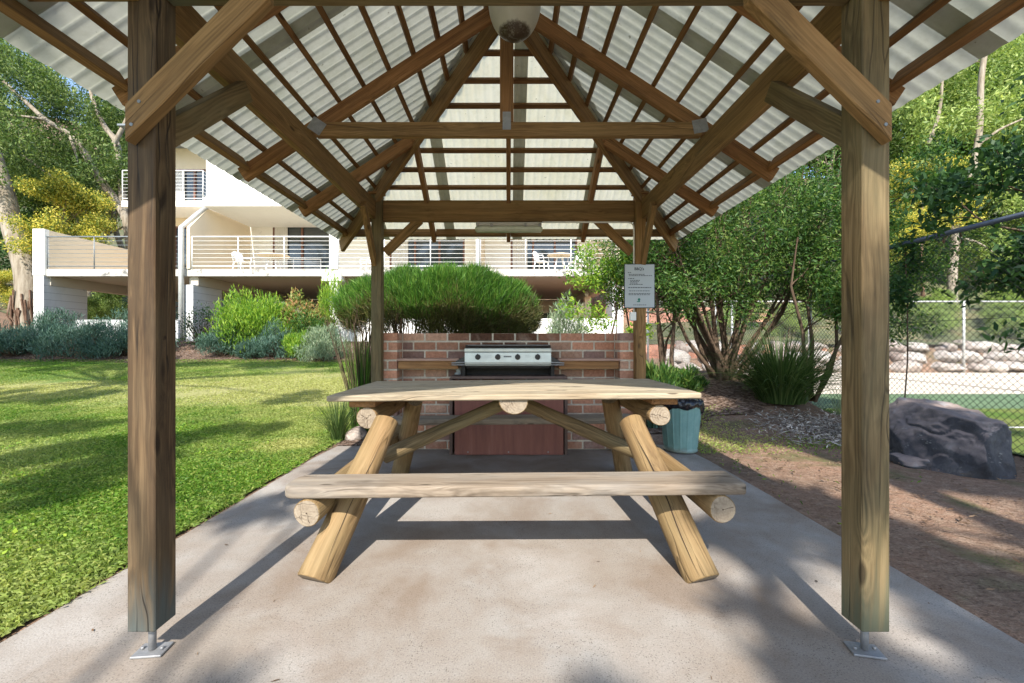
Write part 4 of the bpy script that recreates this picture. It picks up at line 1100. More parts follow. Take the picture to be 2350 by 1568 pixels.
def tree_proto(name, seed, H, tr, leafmat_, barkmat, nleaf, lsize, asp, sig, lvl=3, up=.1, first=.35, kids=(3, 4), lean=(0, 0), droop=.0, ang=(25, 55)):
    rr = random.Random(seed); mb = MB(); tips = []
    root = bpy.data.objects.new(name, None); link(root); root.empty_display_size = .1
    p = Vector((0, 0, -.3)); d = Vector((lean[0], lean[1], 1)).normalized(); pts = [p.copy()]; rs = [tr * 1.25]; n_ = 9
    for i in range(n_):
        d = (d + Vector((rr.gauss(0, .07), rr.gauss(0, .07), .06))).normalized(); p = p + d * H * .8 / n_; pts.append(p.copy()); rs.append(tr * (1 - .72 * (i + 1) / n_))
    mb.tube(pts, rs, 10, False)
    for i in range(1, n_ + 1):
        if i / n_ < first: continue
        for k in range(2 if i < n_ else 3):
            a = rr.uniform(0, 6.28); nd = Vector((math.cos(a), math.sin(a), rr.uniform(.2, .9))).normalized()
            grow(mb, pts[i], nd, H * rr.uniform(.16, .26) * (1.25 - .5 * i / n_), rs[i] * .5, lvl - 2, tips, rr, up, kids, .25, 6, ang)
    o = mb.build('trunk', barkmat, root, True)
    tips = np.array([tuple(t_) for t_ in tips])
    P = clump(tips, sig, nleaf)
    dirs = None
    if droop: dirs = np.tile(np.array([[0, 0, -droop]]), (nleaf, 1))
    V, F = leaf_cloud(P, lsize, asp, dirs, 1.0)
    mobj('crown', np_mesh('crown', V, F), leafmat_, root)
    return root
used = set()
def place_tree(proto, label, x, y, s=1.0, rz=0, group=None, cat='tree', z=None, name=None, sz=None):
    if proto.name not in used: used.add(proto.name); o = proto
    else: o = copy_tree(proto)
    o.location = (x, y, (Hg(x, y) if z is None else z)); o.scale = (s, s, sz or s); o.rotation_euler = (0, 0, R(rz))
    tag(o, label, cat, group)
    return o
pA = tree_proto('forest_tree', 1, 12, .16, M['leaf_forest'], M['bark_rough'], 30000, .20, .42, .62, 4, .06, .2, (2, 4))
pB = tree_proto('gum_tree', 2, 15, .24, M['leaf_gum'], M['bark_pale'], 26000, .20, .26, .62, 4, .10, .35, (2, 4), (.08, 0), .7)
pC = tree_proto('understory_tree', 3, 6, .07, M['leaf_pale'], M['bark_rough'], 20000, .15, .42, .45, 4, .05, .1, (2, 4))
pW = tree_proto('wattle_tree', 4, 6.5, .09, M['wattle'], M['bark_rough'], 30000, .085, .45, (.34, .34, .20), 3, .08, .45, (3, 4))
pD = tree_proto('dark_leaved_tree', 5, 9, .12, M['leaf_dark'], M['bark_rough'], 24000, .18, .45, .5, 4, .05, .15, (2, 4))
GR = 'trees on the wooded hillside beyond the tennis court'
def px2(px, Y): return (px - 1167) / FD * Y
for (pr, lab_, px, Y, s, rz) in [
    (pA, 'bushy green tree right of the white trunked gum beyond the court', 2330, 25, 1.0, 30), (pA, 'tall green tree on the hillside just right of the front post', 2095, 29, 1.15, 140),
    (pA, 'dense tree high on the hill at the right edge', 2450, 31, 1.25, 250), (pD, 'dark tree low on the hillside left of the white trunk', 2150, 28, .95, 60),
    (pC, 'pale green bushy tree above the far fence beside the post', 2085, 21.5, .62, 10), (pC, 'pale understory tree above the far fence post', 2260, 22.5, .60, 100),
    (pC, 'light green bush tree at the right end of the far fence', 2370, 22.5, .75, 220), (pB, 'gum tree behind the shrubs right of the shelter', 1900, 27, .95, 80),
    (pA, 'green tree rising behind the shrubs and red bank', 1700, 28, .95, 300), (pC, 'yellow green tree glimpsed under the shrub branches', 1840, 21, .7, 45),
    (pA, 'tall green tree above the leaning shrub by the right post', 1830, 33, 1.45, 200), (pA, 'tall broad tree just left of the right front post', 1930, 36, 1.7, 110),
    (pD, 'dark green tree behind the sign post', 1560, 30, 1.0, 200), (pC, 'low pale tree on the red bank behind the multi stemmed shrub', 1650, 24, .62, 150),
    (pA, 'green tree hidden high behind the right front post', 2000, 32, 1.2, 20), (pB, 'tall gum at the far right of the hillside', 2520, 28, 1.15, 190),
    (pC, 'pale shrubby tree low behind the boulder side of the court', 2420, 20, .62, 300), (pA, 'rounded tree filling the hillside behind the white trunk', 2210, 30, 1.1, 75),
    (pD, 'dark crowned tree near the top right corner of the hillside', 2470, 27, 1.1, 15)]:
    place_tree(pr, lab_, px2(px, Y), Y, s, rz, GR)
# bank shrubs beyond rocks
for i in range(20):
    x = 8.5 + i * .72
    place_tree(pC, 'low grey green scrub on the bank above the sandstone rocks', x, 17.2 + (i % 4) * .55, .26 + .05 * (i % 3), i * 77, 'scrub bushes on the bank above the rocks', 'bush', None, None, .20)
GL = 'trees behind the left end of the building'
for (pr, lab_, px, Y, s, rz) in [
    (pB, 'tall gum at the far left edge behind the deck', -60, 27, 1.0, 10), (pB, 'leafy gum between the deck wall and the building', 190, 27, 1.0, 120),
    (pA, 'green tree low behind the left deck wall', 150, 29, .75, 60), (pD, 'dark tree behind the shaggy trunk', 60, 26, .8, 200), (pB, 'gum rising behind the upper balcony', 330, 31, 1.05, 260),
    (pC, 'pale bush tree seen through the gap under the deck', 260, 24, .55, 30), (pC, 'yellowish bush tree under the deck by the left pier', 215, 22.5, .4, 130), (pD, 'dark tree beneath the deck beyond the piers', 380, 30, .6, 75)]:
    place_tree(pr, lab_, px2(px, Y), Y, s, rz, GL)
place_tree(pW, 'bright yellow flowering wattle above the left deck wall', px2(120, 20), 20, 1.05, 0, None, 'tree', None, None, 1.30)
place_tree(pW, 'small yellow wattle low at the left edge of the lawn', px2(-10, 19), 19, .55, 90, None)
place_tree(pW, 'yellow flowering wattle beyond the fence beside the right front post', px2(2120, 20), 20, .95, 40, None, 'tree', None, None, 1.22)
place_tree(pW, 'small yellow wattle half hidden under the first beyond the fence', px2(2085, 19.4), 19.4, .75, 200, None)
# explicit gum limbs (left)
def curve_tree(name, label, base, branches, mat, leaves=None, matl=None, L=.2, asp=.28, sig=.6, droop=.6, group=None):
    root = thing(name, label, 'tree', base, 0, group)
    mb = MB()
    for pts, r0, r1 in branches:
        pts = [Vector(p) for p in pts]; out = []; n_ = len(pts)
        for i in range(n_ - 1):
            p0 = pts[max(i - 1, 0)]; p1 = pts[i]; p2 = pts[i + 1]; p3 = pts[min(i + 2, n_ - 1)]
            for k in range(5):
                t_ = k / 5; out.append(.5 * ((2 * p1) + (p2 - p0) * t_ + (2 * p0 - 5 * p1 + 4 * p2 - p3) * t_ ** 2 + (3 * p1 - p0 - 3 * p2 + p3) * t_ ** 3))
        out.append(pts[-1]); m_ = len(out)
        mb.tube(out, [r0 + (r1 - r0) * i / (m_ - 1) for i in range(m_)], 10, False)
    mb.build('trunk', mat, root)
    if leaves:
        cs, n_ = leaves; P = clump([tuple(c) for c in cs], sig, n_)
        crown('crown', P, L, asp, matl, root, np.tile(np.array([[0, 0, -droop]]), (n_, 1)) if droop else None)
    return root
rr = random.Random(5)
Yg = 23
cs = [at(rr.uniform(-60, 290), rr.uniform(95, 440), Yg + rr.uniform(-1.5, 3.5)) for _ in range(95)]
b0 = at(310, 640, Yg)
curve_tree('spreading_gum_tree', 'large pale limbed gum reaching left over the deck from beside the building', (b0.x, b0.y, Hg(b0.x, b0.y)), [
    ([Vector((b0.x + .3, Yg, Hg(b0.x, Yg) - .3)), at(300, 560, Yg), at(288, 500, Yg), at(262, 455, Yg), at(225, 405, Yg - .3), at(190, 345, Yg - .6), at(160, 310, Yg - .8), at(105, 275, Yg - 1), at(60, 235, Yg - 1), at(-10, 170, Yg - 1)], .26, .07),
    ([at(288, 500, Yg), at(276, 400, Yg + .3), at(268, 330, Yg + .3), at(240, 290, Yg + .4), at(215, 235, Yg + .5), at(200, 190, Yg + .6), at(150, 120, Yg)], .20, .05),
    ([at(160, 310, Yg - .8), at(172, 345, Yg - 1), at(178, 372, Yg - 1.2)], .09, .03), ([at(105, 275, Yg - 1), at(60, 268, Yg - 1.3), at(0, 262, Yg - 1.5)], .08, .03),
    ([at(240, 540, Yg + 1), at(215, 510, Yg + .8), at(160, 440, Yg + .8), at(70, 370, Yg + 1), at(0, 330, Yg + 1)], .09, .05), ([at(262, 330, Yg), at(300, 250, Yg), at(310, 150, Yg)], .12, .05)],
    M['bark_pale'], (cs, 42000), M['leaf_gum'], .19, .28, .55)
b0 = at(70, 720, 19.2)
cs = [at(rr.uniform(-260, 20), rr.uniform(60, 420), 19 + rr.uniform(-1.5, 2)) for _ in range(40)]
curve_tree('shaggy_gum_tree', 'thick pale gum trunk with shaggy brown bark at its foot, left of the deck pier', (b0.x, b0.y, Hg(b0.x, b0.y)), [
    ([b0 + Vector((0, 0, -.8)), at(66, 650, 19.2), at(52, 590, 19.2), at(28, 520, 19.2), at(12, 440, 19.2), at(-20, 330, 19.2), at(-40, 180, 19.2)], .50, .22), ([at(12, 440, 19.2), at(-60, 380, 19), at(-150, 300, 19)], .2, .08)],
    M['bark_pale'], (cs, 20000), M['leaf_gum'], .18, .28, .55)
mb = MB()
for k in range(70):
    a = rr.uniform(0, 6.28); z0 = rr.uniform(1.9, 3.6); r_ = .50; x0 = b0.x - .1 + math.cos(a) * r_; y0 = 19.2 + math.sin(a) * r_
    mb.tube([(x0, y0, z0), (x0 + rr.uniform(-.15, .15), y0 + rr.uniform(-.1, .1), z0 - rr.uniform(.5, 1.2)), (x0 + rr.uniform(-.35, .35), y0 + rr.uniform(-.2, .2), z0 - rr.uniform(1.2, 2.2))], [.05, .04, .01], 4, False)
sb = mb.build('loose_bark', M['bark_rough'], None); sg = bpy.data.objects.get('shaggy_gum_tree'); sb.parent = sg; sb.location = -Vector(sg.location)
# right white trunk gum
cs = [at(rr.uniform(2080, 2420), rr.uniform(60, 300), 20.2 + rr.uniform(-1, 4)) for _ in range(60)] + [at(rr.uniform(2285, 2420), rr.uniform(300, 480), 21 + rr.uniform(-1, 3)) for _ in range(18)]
b0 = at(2185, 660, 19.6)
curve_tree('white_trunked_gum', 'slender white trunked gum on the hillside above the far fence', (b0.x, b0.y, Hg(b0.x, b0.y)), [
    ([b0 + Vector((0, 0, -1)), at(2186, 620, 19.6), at(2192, 560, 19.6), at(2190, 530, 19.6), at(2212, 460, 19.6), at(2236, 370, 19.6), at(2248, 290, 19.6), at(2252, 180, 19.6), at(2270, 60, 19.6)], .19, .10),
    ([at(2212, 460, 19.6), at(2245, 440, 19.2), at(2285, 425, 19.2)], .07, .03), ([at(2240, 340, 19.6), at(2290, 300, 19.2), at(2350, 272, 19.2)], .07, .03), ([at(2190, 545, 19.6), at(2240, 555, 19.2), at(2280, 580, 19.2)], .06, .02),
    ([at(2130, 330, 20.2), at(2155, 260, 20.2), at(2165, 140, 20.2)], .09, .05), ([at(2165, 145, 20.2), at(2210, 143, 20.2), at(2260, 141, 20.2)], .06, .03)],
    M['bark_pale'], (cs, 26000), M['leaf_pale'], .20, .32, .6)

# multi-stemmed shrubs on the right
def stems_shrub(name, label, base, stems, mat, ccs, n_, ml, L, asp, sig, cat='shrub', droop=0.0, sub=3):
    root = thing(name, label, cat, (base[0], base[1], Hg(base[0], base[1])))
    mb = MB(); r_ = random.Random(int(base[0] * 100)); tips = []
    z0 = Hg(base[0], base[1]) - .05
    for (tx, ty, tz, r0) in stems:
        p0 = Vector((base[0] + r_.uniform(-.18, .18), base[1] + r_.uniform(-.15, .15), z0)); p3 = Vector((tx, ty, tz)); pm = (p0 + p3) / 2 + Vector((r_.uniform(-.15, .15), r_.uniform(-.1, .1), -.18))
        pts = [p0, p0.lerp(pm, .5) + Vector((r_.gauss(0, .04), 0, 0)), pm, pm.lerp(p3, .5) + Vector((r_.gauss(0, .06), r_.gauss(0, .05), 0)), p3]
        mb.tube(pts, [r0, r0 * .85, r0 * .7, r0 * .5, r0 * .3], 7, False)
        for k in range(sub):
            q = pts[r_.choice((2, 3, 3, 4))]; d = Vector((r_.gauss(0, .7), r_.gauss(0, .6), r_.uniform(.2, 1))).normalized()
            grow(mb, q, d, r_.uniform(.5, 1.0), r0 * .35, 1, tips, r_, .08, (3, 5), .35, 5)
    mb.build('stems', M['twig'], root)
    cc = [tuple(c) for c in ccs] + [tuple(t_) for t_ in tips]
    P = clump(cc, sig, n_)
    crown('crown', P, L, asp, ml, root, np.tile(np.array([[0, 0, -droop]]), (n_, 1)) if droop else None)
    return root
def ell(c, r, k, lo=-1, rng=rr):
    out = []
    while len(out) < k:
        v = Vector((rng.gauss(0, 1), rng.gauss(0, 1), rng.gauss(0, 1))).normalized() * rng.uniform(.55, 1) 
        if v.z < lo: continue
        out.append((c[0] + v.x * r[0], c[1] + v.y * r[1], c[2] + v.z * r[2]))
    return out
q7 = random.Random(77)
stl = []
for k in range(26):
    bx_ = q7.choice((-.9, -.1, 0, .1, .15)); stl.append((3.95 + q7.uniform(-1.5, 1.45), 7.4 + q7.uniform(-.6, .6), q7.uniform(2.2, 3.9), q7.uniform(.018, .055)))
stems_shrub('multi_stemmed_shrub', 'large dark green many stemmed shrub on the mulch bed right of the sign', (3.85, 7.55), stl,
    M['twig'], ell((3.95, 7.4, 3.45), (1.55, 1.1, 1.4), 62, -.35) + ell((3.95, 7.4, 2.35), (1.4, .9, .7), 14, -1), 46000, M['leaf_shrub'], .066, .28, .19, 'shrub', .1, 4)
stems_shrub('leaning_shrub', 'green shrub spreading over the fence above the strappy clump', (4.55, 6.5),
    [(4.7, 6.4, 2.4, .04), (5.1, 6.5, 2.3, .035), (4.3, 6.3, 2.7, .035), (5.2, 6.1, 2.9, .03)], M['twig'], ell((4.85, 6.35, 2.75), (.62, .6, 1.05), 40, -.9), 24000, M['leaf_shrub'], .062, .3, .18)
stems_shrub('slender_shrub', 'slim twin stemmed shrub just behind the sign post', (2.75, 7.6),
    [(2.5, 7.5, 2.5, .05), (2.9, 7.5, 2.8, .045), (2.75, 7.9, 2.2, .03), (3.2, 7.6, 2.3, .03)], M['twig'], ell((2.75, 7.5, 2.65), (.75, .7, .9), 44, -.9), 22000, M['leaf_shrub'], .062, .3, .17, 'shrub', 0, 7)
stems_shrub('pale_leaved_tree', 'light yellow green shrub overlapping the balcony left of the sign', (2.15, 8.3),
    [(2.2, 8.2, 2.4, .03), (2.5, 8.3, 2.8, .03), (2.0, 8.1, 2.1, .02)], M['twig'], ell((2.42, 8.2, 2.35), (.45, .4, .62), 26, -1), 11000, M['leaf_lime'], .075, .34, .14)
# near dark foliage at right edge and by the post, grown from beyond the fence
root = stems_shrub('overhanging_tree', 'dark leaved tree hanging over the court fence at the right edge', (7.6, 4.3),
    [(5.35, 4.4, 2.3, .04), (5.15, 4.15, 2.1, .035), (5.7, 4.2, 3.4, .05)], M['twig'], ell((5.15, 4.15, 1.95), (.25, .3, .45), 9, -1) + ell((5.55, 4.15, 3.3), (.4, .4, .6), 12, -1) + [(4.80, 4.0, 1.20)], 5000, M['leaf_dark'], .10, .38, .15, 'tree', .3)
P = clump([tuple(at(2075 + rr.uniform(-22, 25), y, 5.35)) for y in (560, 600, 650, 680, 700)], .08, 700)
r_ = thing('fence_vine', 'leafy sprig climbing the fence beside the right front post', 'plant', (5.1, 5.35, 1.0)); crown('leaves', P, .07, .42, M['leaf_dark'], r_)
mb = MB(); mb.tube([(FX, 5.4, 0), (FX + .02, 5.35, .9), (FX, 5.33, 1.6), (FX, 5.36, 2.3)], .008, 5, False); mb.build('stem', M['twig'], r_)

# generic shrub
def shrub(name, label, x, y, r, h, n_, ml, L, asp, updir=.7, spread=.7, k=30, group=None, cat='shrub', ry=None, stems=True, low=0):
    z = Hg(x, y); root = thing(name, label, cat, (x, y, z), 0, group); ry = ry or r
    cs = []
    for _ in range(k):
        a = rr.uniform(0, 6.28); el_ = rr.uniform(0.05, 1); q = math.sqrt(1 - (el_ * .95) ** 2) * rr.uniform(.5, 1.25)
        cs.append((x + math.cos(a) * q * r * .8, y + math.sin(a) * q * ry * .8, z + low + el_ * (h - low) * rr.uniform(.62, .92)))
    P = clump(cs, (r * .22, ry * .22, h * .16), n_)
    out = unit((P - np.array([x, y, z + h * .2])) / np.array([r, ry, h])); d = unit(out * (1 - updir) + np.array([0, 0, updir]))
    crown('leaves', P, L, asp, ml, root, d, spread * .5)
    if stems:
        mb = MB()
        for c in cs: mb.tube([(x + rr.uniform(-.06, .06), y + rr.uniform(-.06, .06), z - .03), ((x + c[0]) / 2 + rr.uniform(-.03, .03), (y + c[1]) / 2, (z * 1.0 + c[2]) / 2 - .02), c], [.014, .01, .004], 4, False)
        mb.build('stems', M['twig'], root)
    return root
RG = 'blue green rosemary like shrubs along the far edge of the lawn'
def gx_(px, Y): return (px - 1167) / FD * Y
for i, (px, Y, r, h) in enumerate([(-30, 14.6, .9, 1.0), (35, 14.3, .85, .95), (100, 14.5, .95, 1.1), (165, 14.3, .9, 1.1), (228, 14.4, .9, 1.15), (285, 14.4, .85, 1.05), (345, 14.6, .8, .95), (130, 15.4, .9, 1.2), (270, 15.4, .9, 1.2)]):
    shrub('rosemary_shrub', 'blue green needle leaved shrub in the row left of the front post', gx_(px, Y), Y, r, h, 5200, M['leaf_teal'], .12, .14, .75, .9, 34, RG)
shrub('low_teal_shrub', 'rounded blue green shrub just right of the downpipe', gx_(512, 14.3), 14.3, .85, .85, 6000, M['leaf_teal'], .12, .14, .7, .9, 34)
shrub('grey_green_shrub', 'mid grey green shrub below the lime green bush', gx_(632, 14.3), 14.3, .75, 1.15, 6000, M['leaf_teal'], .12, .14, .8, .8, 34)
shrub('pale_silver_shrub', 'sunlit silvery shrub at the right end of the garden bed', gx_(742, 13.7), 13.7, .75, 1.1, 7000, M['leaf_silver'], .11, .14, .8, .8, 34)
shrub('green_silver_shrub', 'green shrub between the grey green and the silvery shrub', gx_(686, 14.0), 14.0, .55, .9, 4500, M['leaf_lime'], .11, .16, .8, .8, 28)
shrub('lime_bush', 'large lime green bush with sunlit yellow tips before the deck', gx_(595, 15.2), 15.2, 1.45, 1.95, 14000, M['leaf_lime'], .14, .2, .75, .8, 55)
shrub('twiggy_shrub', 'sparse dark twiggy shrub against the second pier', gx_(462, 15.4), 15.4, .75, 1.7, 1600, M['leaf_dark'], .08, .35, .6, 1.4, 60)
shrub('dark_green_shrub', 'dark green bush below the lime bush', gx_(560, 14.8), 14.8, .8, 1.15, 6000, M['leaf_shrub'], .1, .3, .6, 1.0, 34)
shrub('small_teal_shrub', 'small blue green shrub in front of the dark green bush', gx_(575, 14.1), 14.1, .5, .6, 3200, M['leaf_teal'], .11, .14, .7, 1.0, 22)
shrub('mixed_green_shrub', 'mid green shrub filling the gap behind the silvery shrub', gx_(712, 14.9), 14.9, .8, 1.25, 4200, M['leaf_shrub'], .10, .3, .6, 1.1, 30)
shrub('red_tipped_shrub', 'loose pinkish tipped shrub before the low white wall', gx_(688, 15.6), 15.6, .7, 1.75, 2600, M['leaf_red'], .12, .4, .6, 1.2, 26, None, 'shrub', None, True, .5)
shrub('red_tipped_shrub', 'smaller pinkish shrub left of the white column', gx_(735, 15.6), 15.6, .5, 1.45, 1500, M['leaf_red'], .11, .4, .6, 1.2, 20, None, 'shrub', None, True, .4)
shrub('feathery_bush', 'feathery green bush left of the clipped hedge', gx_(757, 15.0), 15.0, .5, 2.5, 2600, M['leaf_lime'], .16, .1, .8, .6, 16, None, 'bush', None, True, 1.2)
shrub('silver_lavender', 'pale blue green shrub behind the wall right of the hedge', gx_(1303, 8.0), 8.0, .56, 1.72, 12000, M['leaf_silver'], .10, .12, .85, .7, 34)
shrub('small_green_shrub', 'fresh green low plant at the foot of the multi stemmed shrub', gx_(1565, 6.9), 6.9, .32, .42, 2400, M['leaf_shrub'], .10, .2, .7, .9, 20)
shrub('low_agapanthus', 'dense green low plant behind the right rear post', gx_(1510, 6.6), 6.6, .3, .55, 2200, M['leaf_shrub'], .16, .13, .8, .6, 20)
# clipped hedge bush
hx, hy = -1.02, 6.25
H_ = thing('clipped_hedge_bush', 'wide flat topped fine leaved green hedge bush behind the barbecue wall', 'hedge', (hx, hy, Hg(hx, hy)))
N = 150000
p_ = G.uniform(-1, 1, (N * 3, 3)); q_ = (np.abs(p_) ** np.array([2.6, 2.2, 2.2])).sum(1); k_ = (q_ < 1) & (G.uniform(0, 1, N * 3) < .12 + q_ ** 2); p_ = p_[k_][:N]; N = len(p_)
lump = .03 * np.sin(p_[:, 0] * 7.3 + .8) * np.sin(p_[:, 1] * 4 + p_[:, 0] * 3) + .015 * np.sin(p_[:, 0] * 9 + 2 * np.sin(p_[:, 1] * 5)) + .035 * np.sin(p_[:, 0] * 17 + 1)
P = np.stack([hx + p_[:, 0] * 1.46, hy + p_[:, 1] * .62, 1.60 + p_[:, 2] * (.52 + lump)], 1)
P[:, 2] += -.12 * np.clip((P[:, 0] - hx - .2) / 1.2, 0, 1) ** 2 + G.normal(size=N) * .02 + .04 * np.sin((P[:, 0] - hx) * 2.2 + .6)
xr_ = P[:, 0] - hx
keep = (P[:, 2] > 1.47 - .32 * np.clip(xr_ / .6 + .55, 0, 1) - .12 * (xr_ < -1.15) + .09 * np.sin(xr_ * 11) + .10 * G.normal(size=N)); P = P[keep]
out = unit((P - np.array([hx, hy, 1.4])) * np.array([.5, .8, 1.2])); d = unit(out * .55 + np.array([0, 0, .8]))
tc = np.stack([hx + G.uniform(-1.4, 1.4, 230), hy + G.uniform(-.6, .6, 230), np.zeros(230)], 1)
P0_ = P.copy()
for k_i in range(230):
    near = np.abs(P0_[:, :2] - tc[k_i, :2]).max(1) < .07
    if near.any():
        top = P0_[near, 2].max(); n2_ = 60; ext = np.stack([tc[k_i, 0] + G.normal(size=n2_) * .035, tc[k_i, 1] + G.normal(size=n2_) * .035, top + G.uniform(-.12, .0, n2_)], 1)
        P = np.concatenate([P, ext])
voids = P[G.integers(0, len(P), 90)]
for vv_ in voids: P = P[((P - vv_) ** 2).sum(1) > .055 ** 2]
out = unit((P - np.array([hx, hy, 1.4])) * np.array([.5, .8, 1.2])); d = unit(out * .55 + np.array([0, 0, .8])); xr_ = P[:, 0] - hx; keep = np.ones(len(P), bool)
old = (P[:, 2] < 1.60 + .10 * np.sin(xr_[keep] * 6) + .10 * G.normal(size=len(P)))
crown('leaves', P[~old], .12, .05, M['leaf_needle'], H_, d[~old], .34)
crown('shaded_old_growth', P[old], .12, .05, M['leaf_old_shaded'], H_, d[old], .5)  # brown old needles, their dark tone also painting the hedge's shaded underside
mb = MB(); zb = Hg(hx, hy)
for k in range(150):
    x1 = hx + rr.uniform(-1.3, 1.3); x0 = hx + round((x1 - hx) / .55) * .55 + rr.uniform(-.1, .1); y1 = hy + rr.uniform(-.5, .5)
    mb.tube([(x0, hy + rr.uniform(-.15, .15), zb - .05), ((x0 + x1) / 2 + rr.uniform(-.1, .1), (hy + y1) / 2, .95), (x1 + rr.uniform(-.08, .08), y1, 1.35), (x1 + rr.uniform(-.12, .12), y1, 1.7)], [.014, .010, .007, .004], 4, False)
mb.build('stems', M['twig'], H_)
# broom-like wispy plant by the left rear post
W_ = thing('broom_shrub', 'wispy upright broom like shrub beside the left rear post', 'shrub', (-1.78, 5.25, Hg(-1.78, 5.25)))
def blades(n_, c, L, w, lean, mat, name, parent, curve=.5, segs=5, rad=.1, zr=0):
    V = np.zeros((n_, segs + 1, 2, 3)); a = G.uniform(0, 2 * np.pi, n_); ln = L * G.uniform(.55, 1.1, n_); le = lean * G.uniform(.15, 1.15, n_)
    d0 = np.stack([np.cos(a), np.sin(a), np.zeros(n_)], 1); r0 = G.uniform(0, rad, n_)
    side = np.stack([-np.sin(a), np.cos(a), np.zeros(n_)], 1) + G.normal(size=(n_, 3)) * .3; side = unit(side)
    base = np.array(c) + d0 * r0[:, None]
    p = base.copy(); ang = le * .35
    for s_ in range(segs + 1):
        ww = w * (1 - (s_ / segs) ** 2 * .92) * .5
        V[:, s_, 0] = p - side * ww; V[:, s_, 1] = p + side * ww
        ang = le * (.35 + curve * 1.6 * (s_ / segs)); st = ln / segs
        p = p + (d0 * np.sin(ang)[:, None] + np.array([0, 0, 1]) * np.cos(ang)[:, None]) * st[:, None]
    idx = np.arange(n_ * (segs + 1) * 2).reshape(n_, segs + 1, 2)
    F = np.stack([idx[:, :-1, 0], idx[:, :-1, 1], idx[:, 1:, 1], idx[:, 1:, 0]], -1).reshape(-1, 4)
    return mobj(name, np_mesh(name, V.reshape(-1, 3) - np.array(parent.location), F, True), mat, parent)
blades(420, (-1.80, 5.22, Hg(-1.8, 5.2)), 1.25, .007, .35, M['leaf_needle'], 'leaves', W_, .25, 5, .13)
mb = MB()
for k in range(70):
    a = rr.uniform(0, 6.28); q = rr.uniform(.05, .42)
    mb.tube([(-1.8 + math.cos(a) * .06, 5.22 + math.sin(a) * .06, .0), (-1.8 + math.cos(a) * q * .5, 5.22 + math.sin(a) * q * .5, .6), (-1.8 + math.cos(a) * q, 5.22 + math.sin(a) * q, rr.uniform(1.0, 1.45))], [.006, .005, .002], 4, False)
mb.build('stems', M['twig'], W_)
t_ = thing('arching_grass', 'arching fine grass tuft over the slab corner below the broom shrub', 'grass tuft', (-1.98, 4.9, 0)); blades(260, (-1.98, 4.92, 0), .62, .007, 1.0, M['strap'], 'leaves', t_, .8, 6, .07)
t_ = thing('strappy_clump', 'big strappy leaved clump on the mulch bed by the fence', 'plant', (4.05, 6.3, Hg(4.05, 6.3))); blades(1900, (4.05, 6.3, Hg(4.05, 6.3)), 1.12, .013, 1.45, M['strap'], 'leaves', t_, .62, 7, .30)
for (px, Y, lb) in ((1500, 5.6, 'blue green iris clump against the right rear post'), (1522, 5.9, 'second blue green iris clump set back from the post')):
    x = gx_(px, Y); t_ = thing('iris_clump', lb, 'plant', (x, Y, Hg(x, Y))); blades(150, (x, Y, Hg(x, Y)), .52, .022, .55, M['iris'], 'leaves', t_, .35, 5, .12)
# clump of long leaves left of fence (young)
t_ = thing('dry_stake_plant', 'thin dry stalked plant between the strappy clump and the right post', 'plant', (4.85, 6.1, Hg(4.85, 6.1))); blades(60, (4.8, 6.1, Hg(4.8, 6.1)), .65, .006, .9, M['leaf_silver'], 'leaves', t_, .3, 5, .08)

# ------------------------------------------------------------------ grass, litter, chips
def tri_blades(P, L, w, mat, name, lean=.5):
    n_ = len(P); a = G.uniform(0, 2 * np.pi, n_); ln = L * G.uniform(.5, 1.25, n_)
    side = np.stack([np.cos(a), np.sin(a), np.zeros(n_)], 1) * w * .5; tip = np.stack([G.normal(size=n_) * lean, G.normal(size=n_) * lean, np.ones(n_)], 1); tip = unit(tip) * ln[:, None]
    mid = P + tip * .55 + np.array([0, 0, .004])
    V = np.stack([P - side, P + side, mid + side * .7, P + tip + tip * np.array([.35, .35, -.35])], 1).reshape(-1, 3)
    V2 = np.stack([P - side, P + side, mid + side * .8, mid - side * .8], 1)
    F = np.arange(4 * n_, dtype=np.int32).reshape(-1, 4)
    return kind(mobj(name, np_mesh(name, V, F), mat), 'stuff')
def scatter(n_, x0, x1, y0, y1, fn=None, bias=1.0):
    x = G.uniform(x0, x1, n_); y = y0 + (y1 - y0) * G.uniform(0, 1, n_) ** bias
    if fn is not None: k = fn(x, y); x = x[k]; y = y[k]
    return np.stack([x, y, Hn(x, y) + .003], 1)
def patch(x, y, thr=.0): 
    v = np.sin(x * 1.3 + 1.1 * np.sin(y * 1.1)) + np.sin(y * 1.9 + x * .7) + .8 * np.sin(x * 3.7 - y * 2.9) 
    return v + G.normal(size=len(x)) * .9 > thr
P1 = scatter(420000, -9.5, -1.93, .9, 7.0, lambda x, y: (-x < 1.35 * y + 1.1) & (patch(x, y, -1.9) | (x > -2.2)) & ((x < -1.965) | (np.sin(y * 7) + np.sin(y * 17 + 1) > G.uniform(-.6, 1.6, len(x)))), 1.3)
P2 = scatter(330000, -21, -1.95, 6.5, 13.9, lambda x, y: (-x < 1.3 * y + .9) & patch(x, y, -1.0))
V = np.concatenate([P1]); g1 = tri_blades(P1, .036, .0048, M['grass'], 'lawn_grass', .7); g2 = tri_blades(P2, .036, .009, M['grass'], 'far_lawn_grass', .6)
P3 = scatter(22000, 1.95, 4.6, 2.6, 6.4, lambda x, y: (np.exp(-((x - 2.15 - .25 * (y - 4.4)) / .38) ** 2) * (y > 4.3) * (y < 6.2) + .55 * np.exp(-((x - 3.2) / .9) ** 2 - ((y - 4.75) / .35) ** 2)) > G.uniform(0, 1, len(x)) * 1.0)
tri_blades(P3, .035, .005, M['grass'], 'path_grass', .7)
P4 = scatter(9000, 1.99, 4.9, 1.2, 5, lambda x, y: patch(x, y, 2.1) & patch(x * 3, y * 3, .6)); tri_blades(P4, .035, .004, M['grass'], 'sparse_grass', .8)
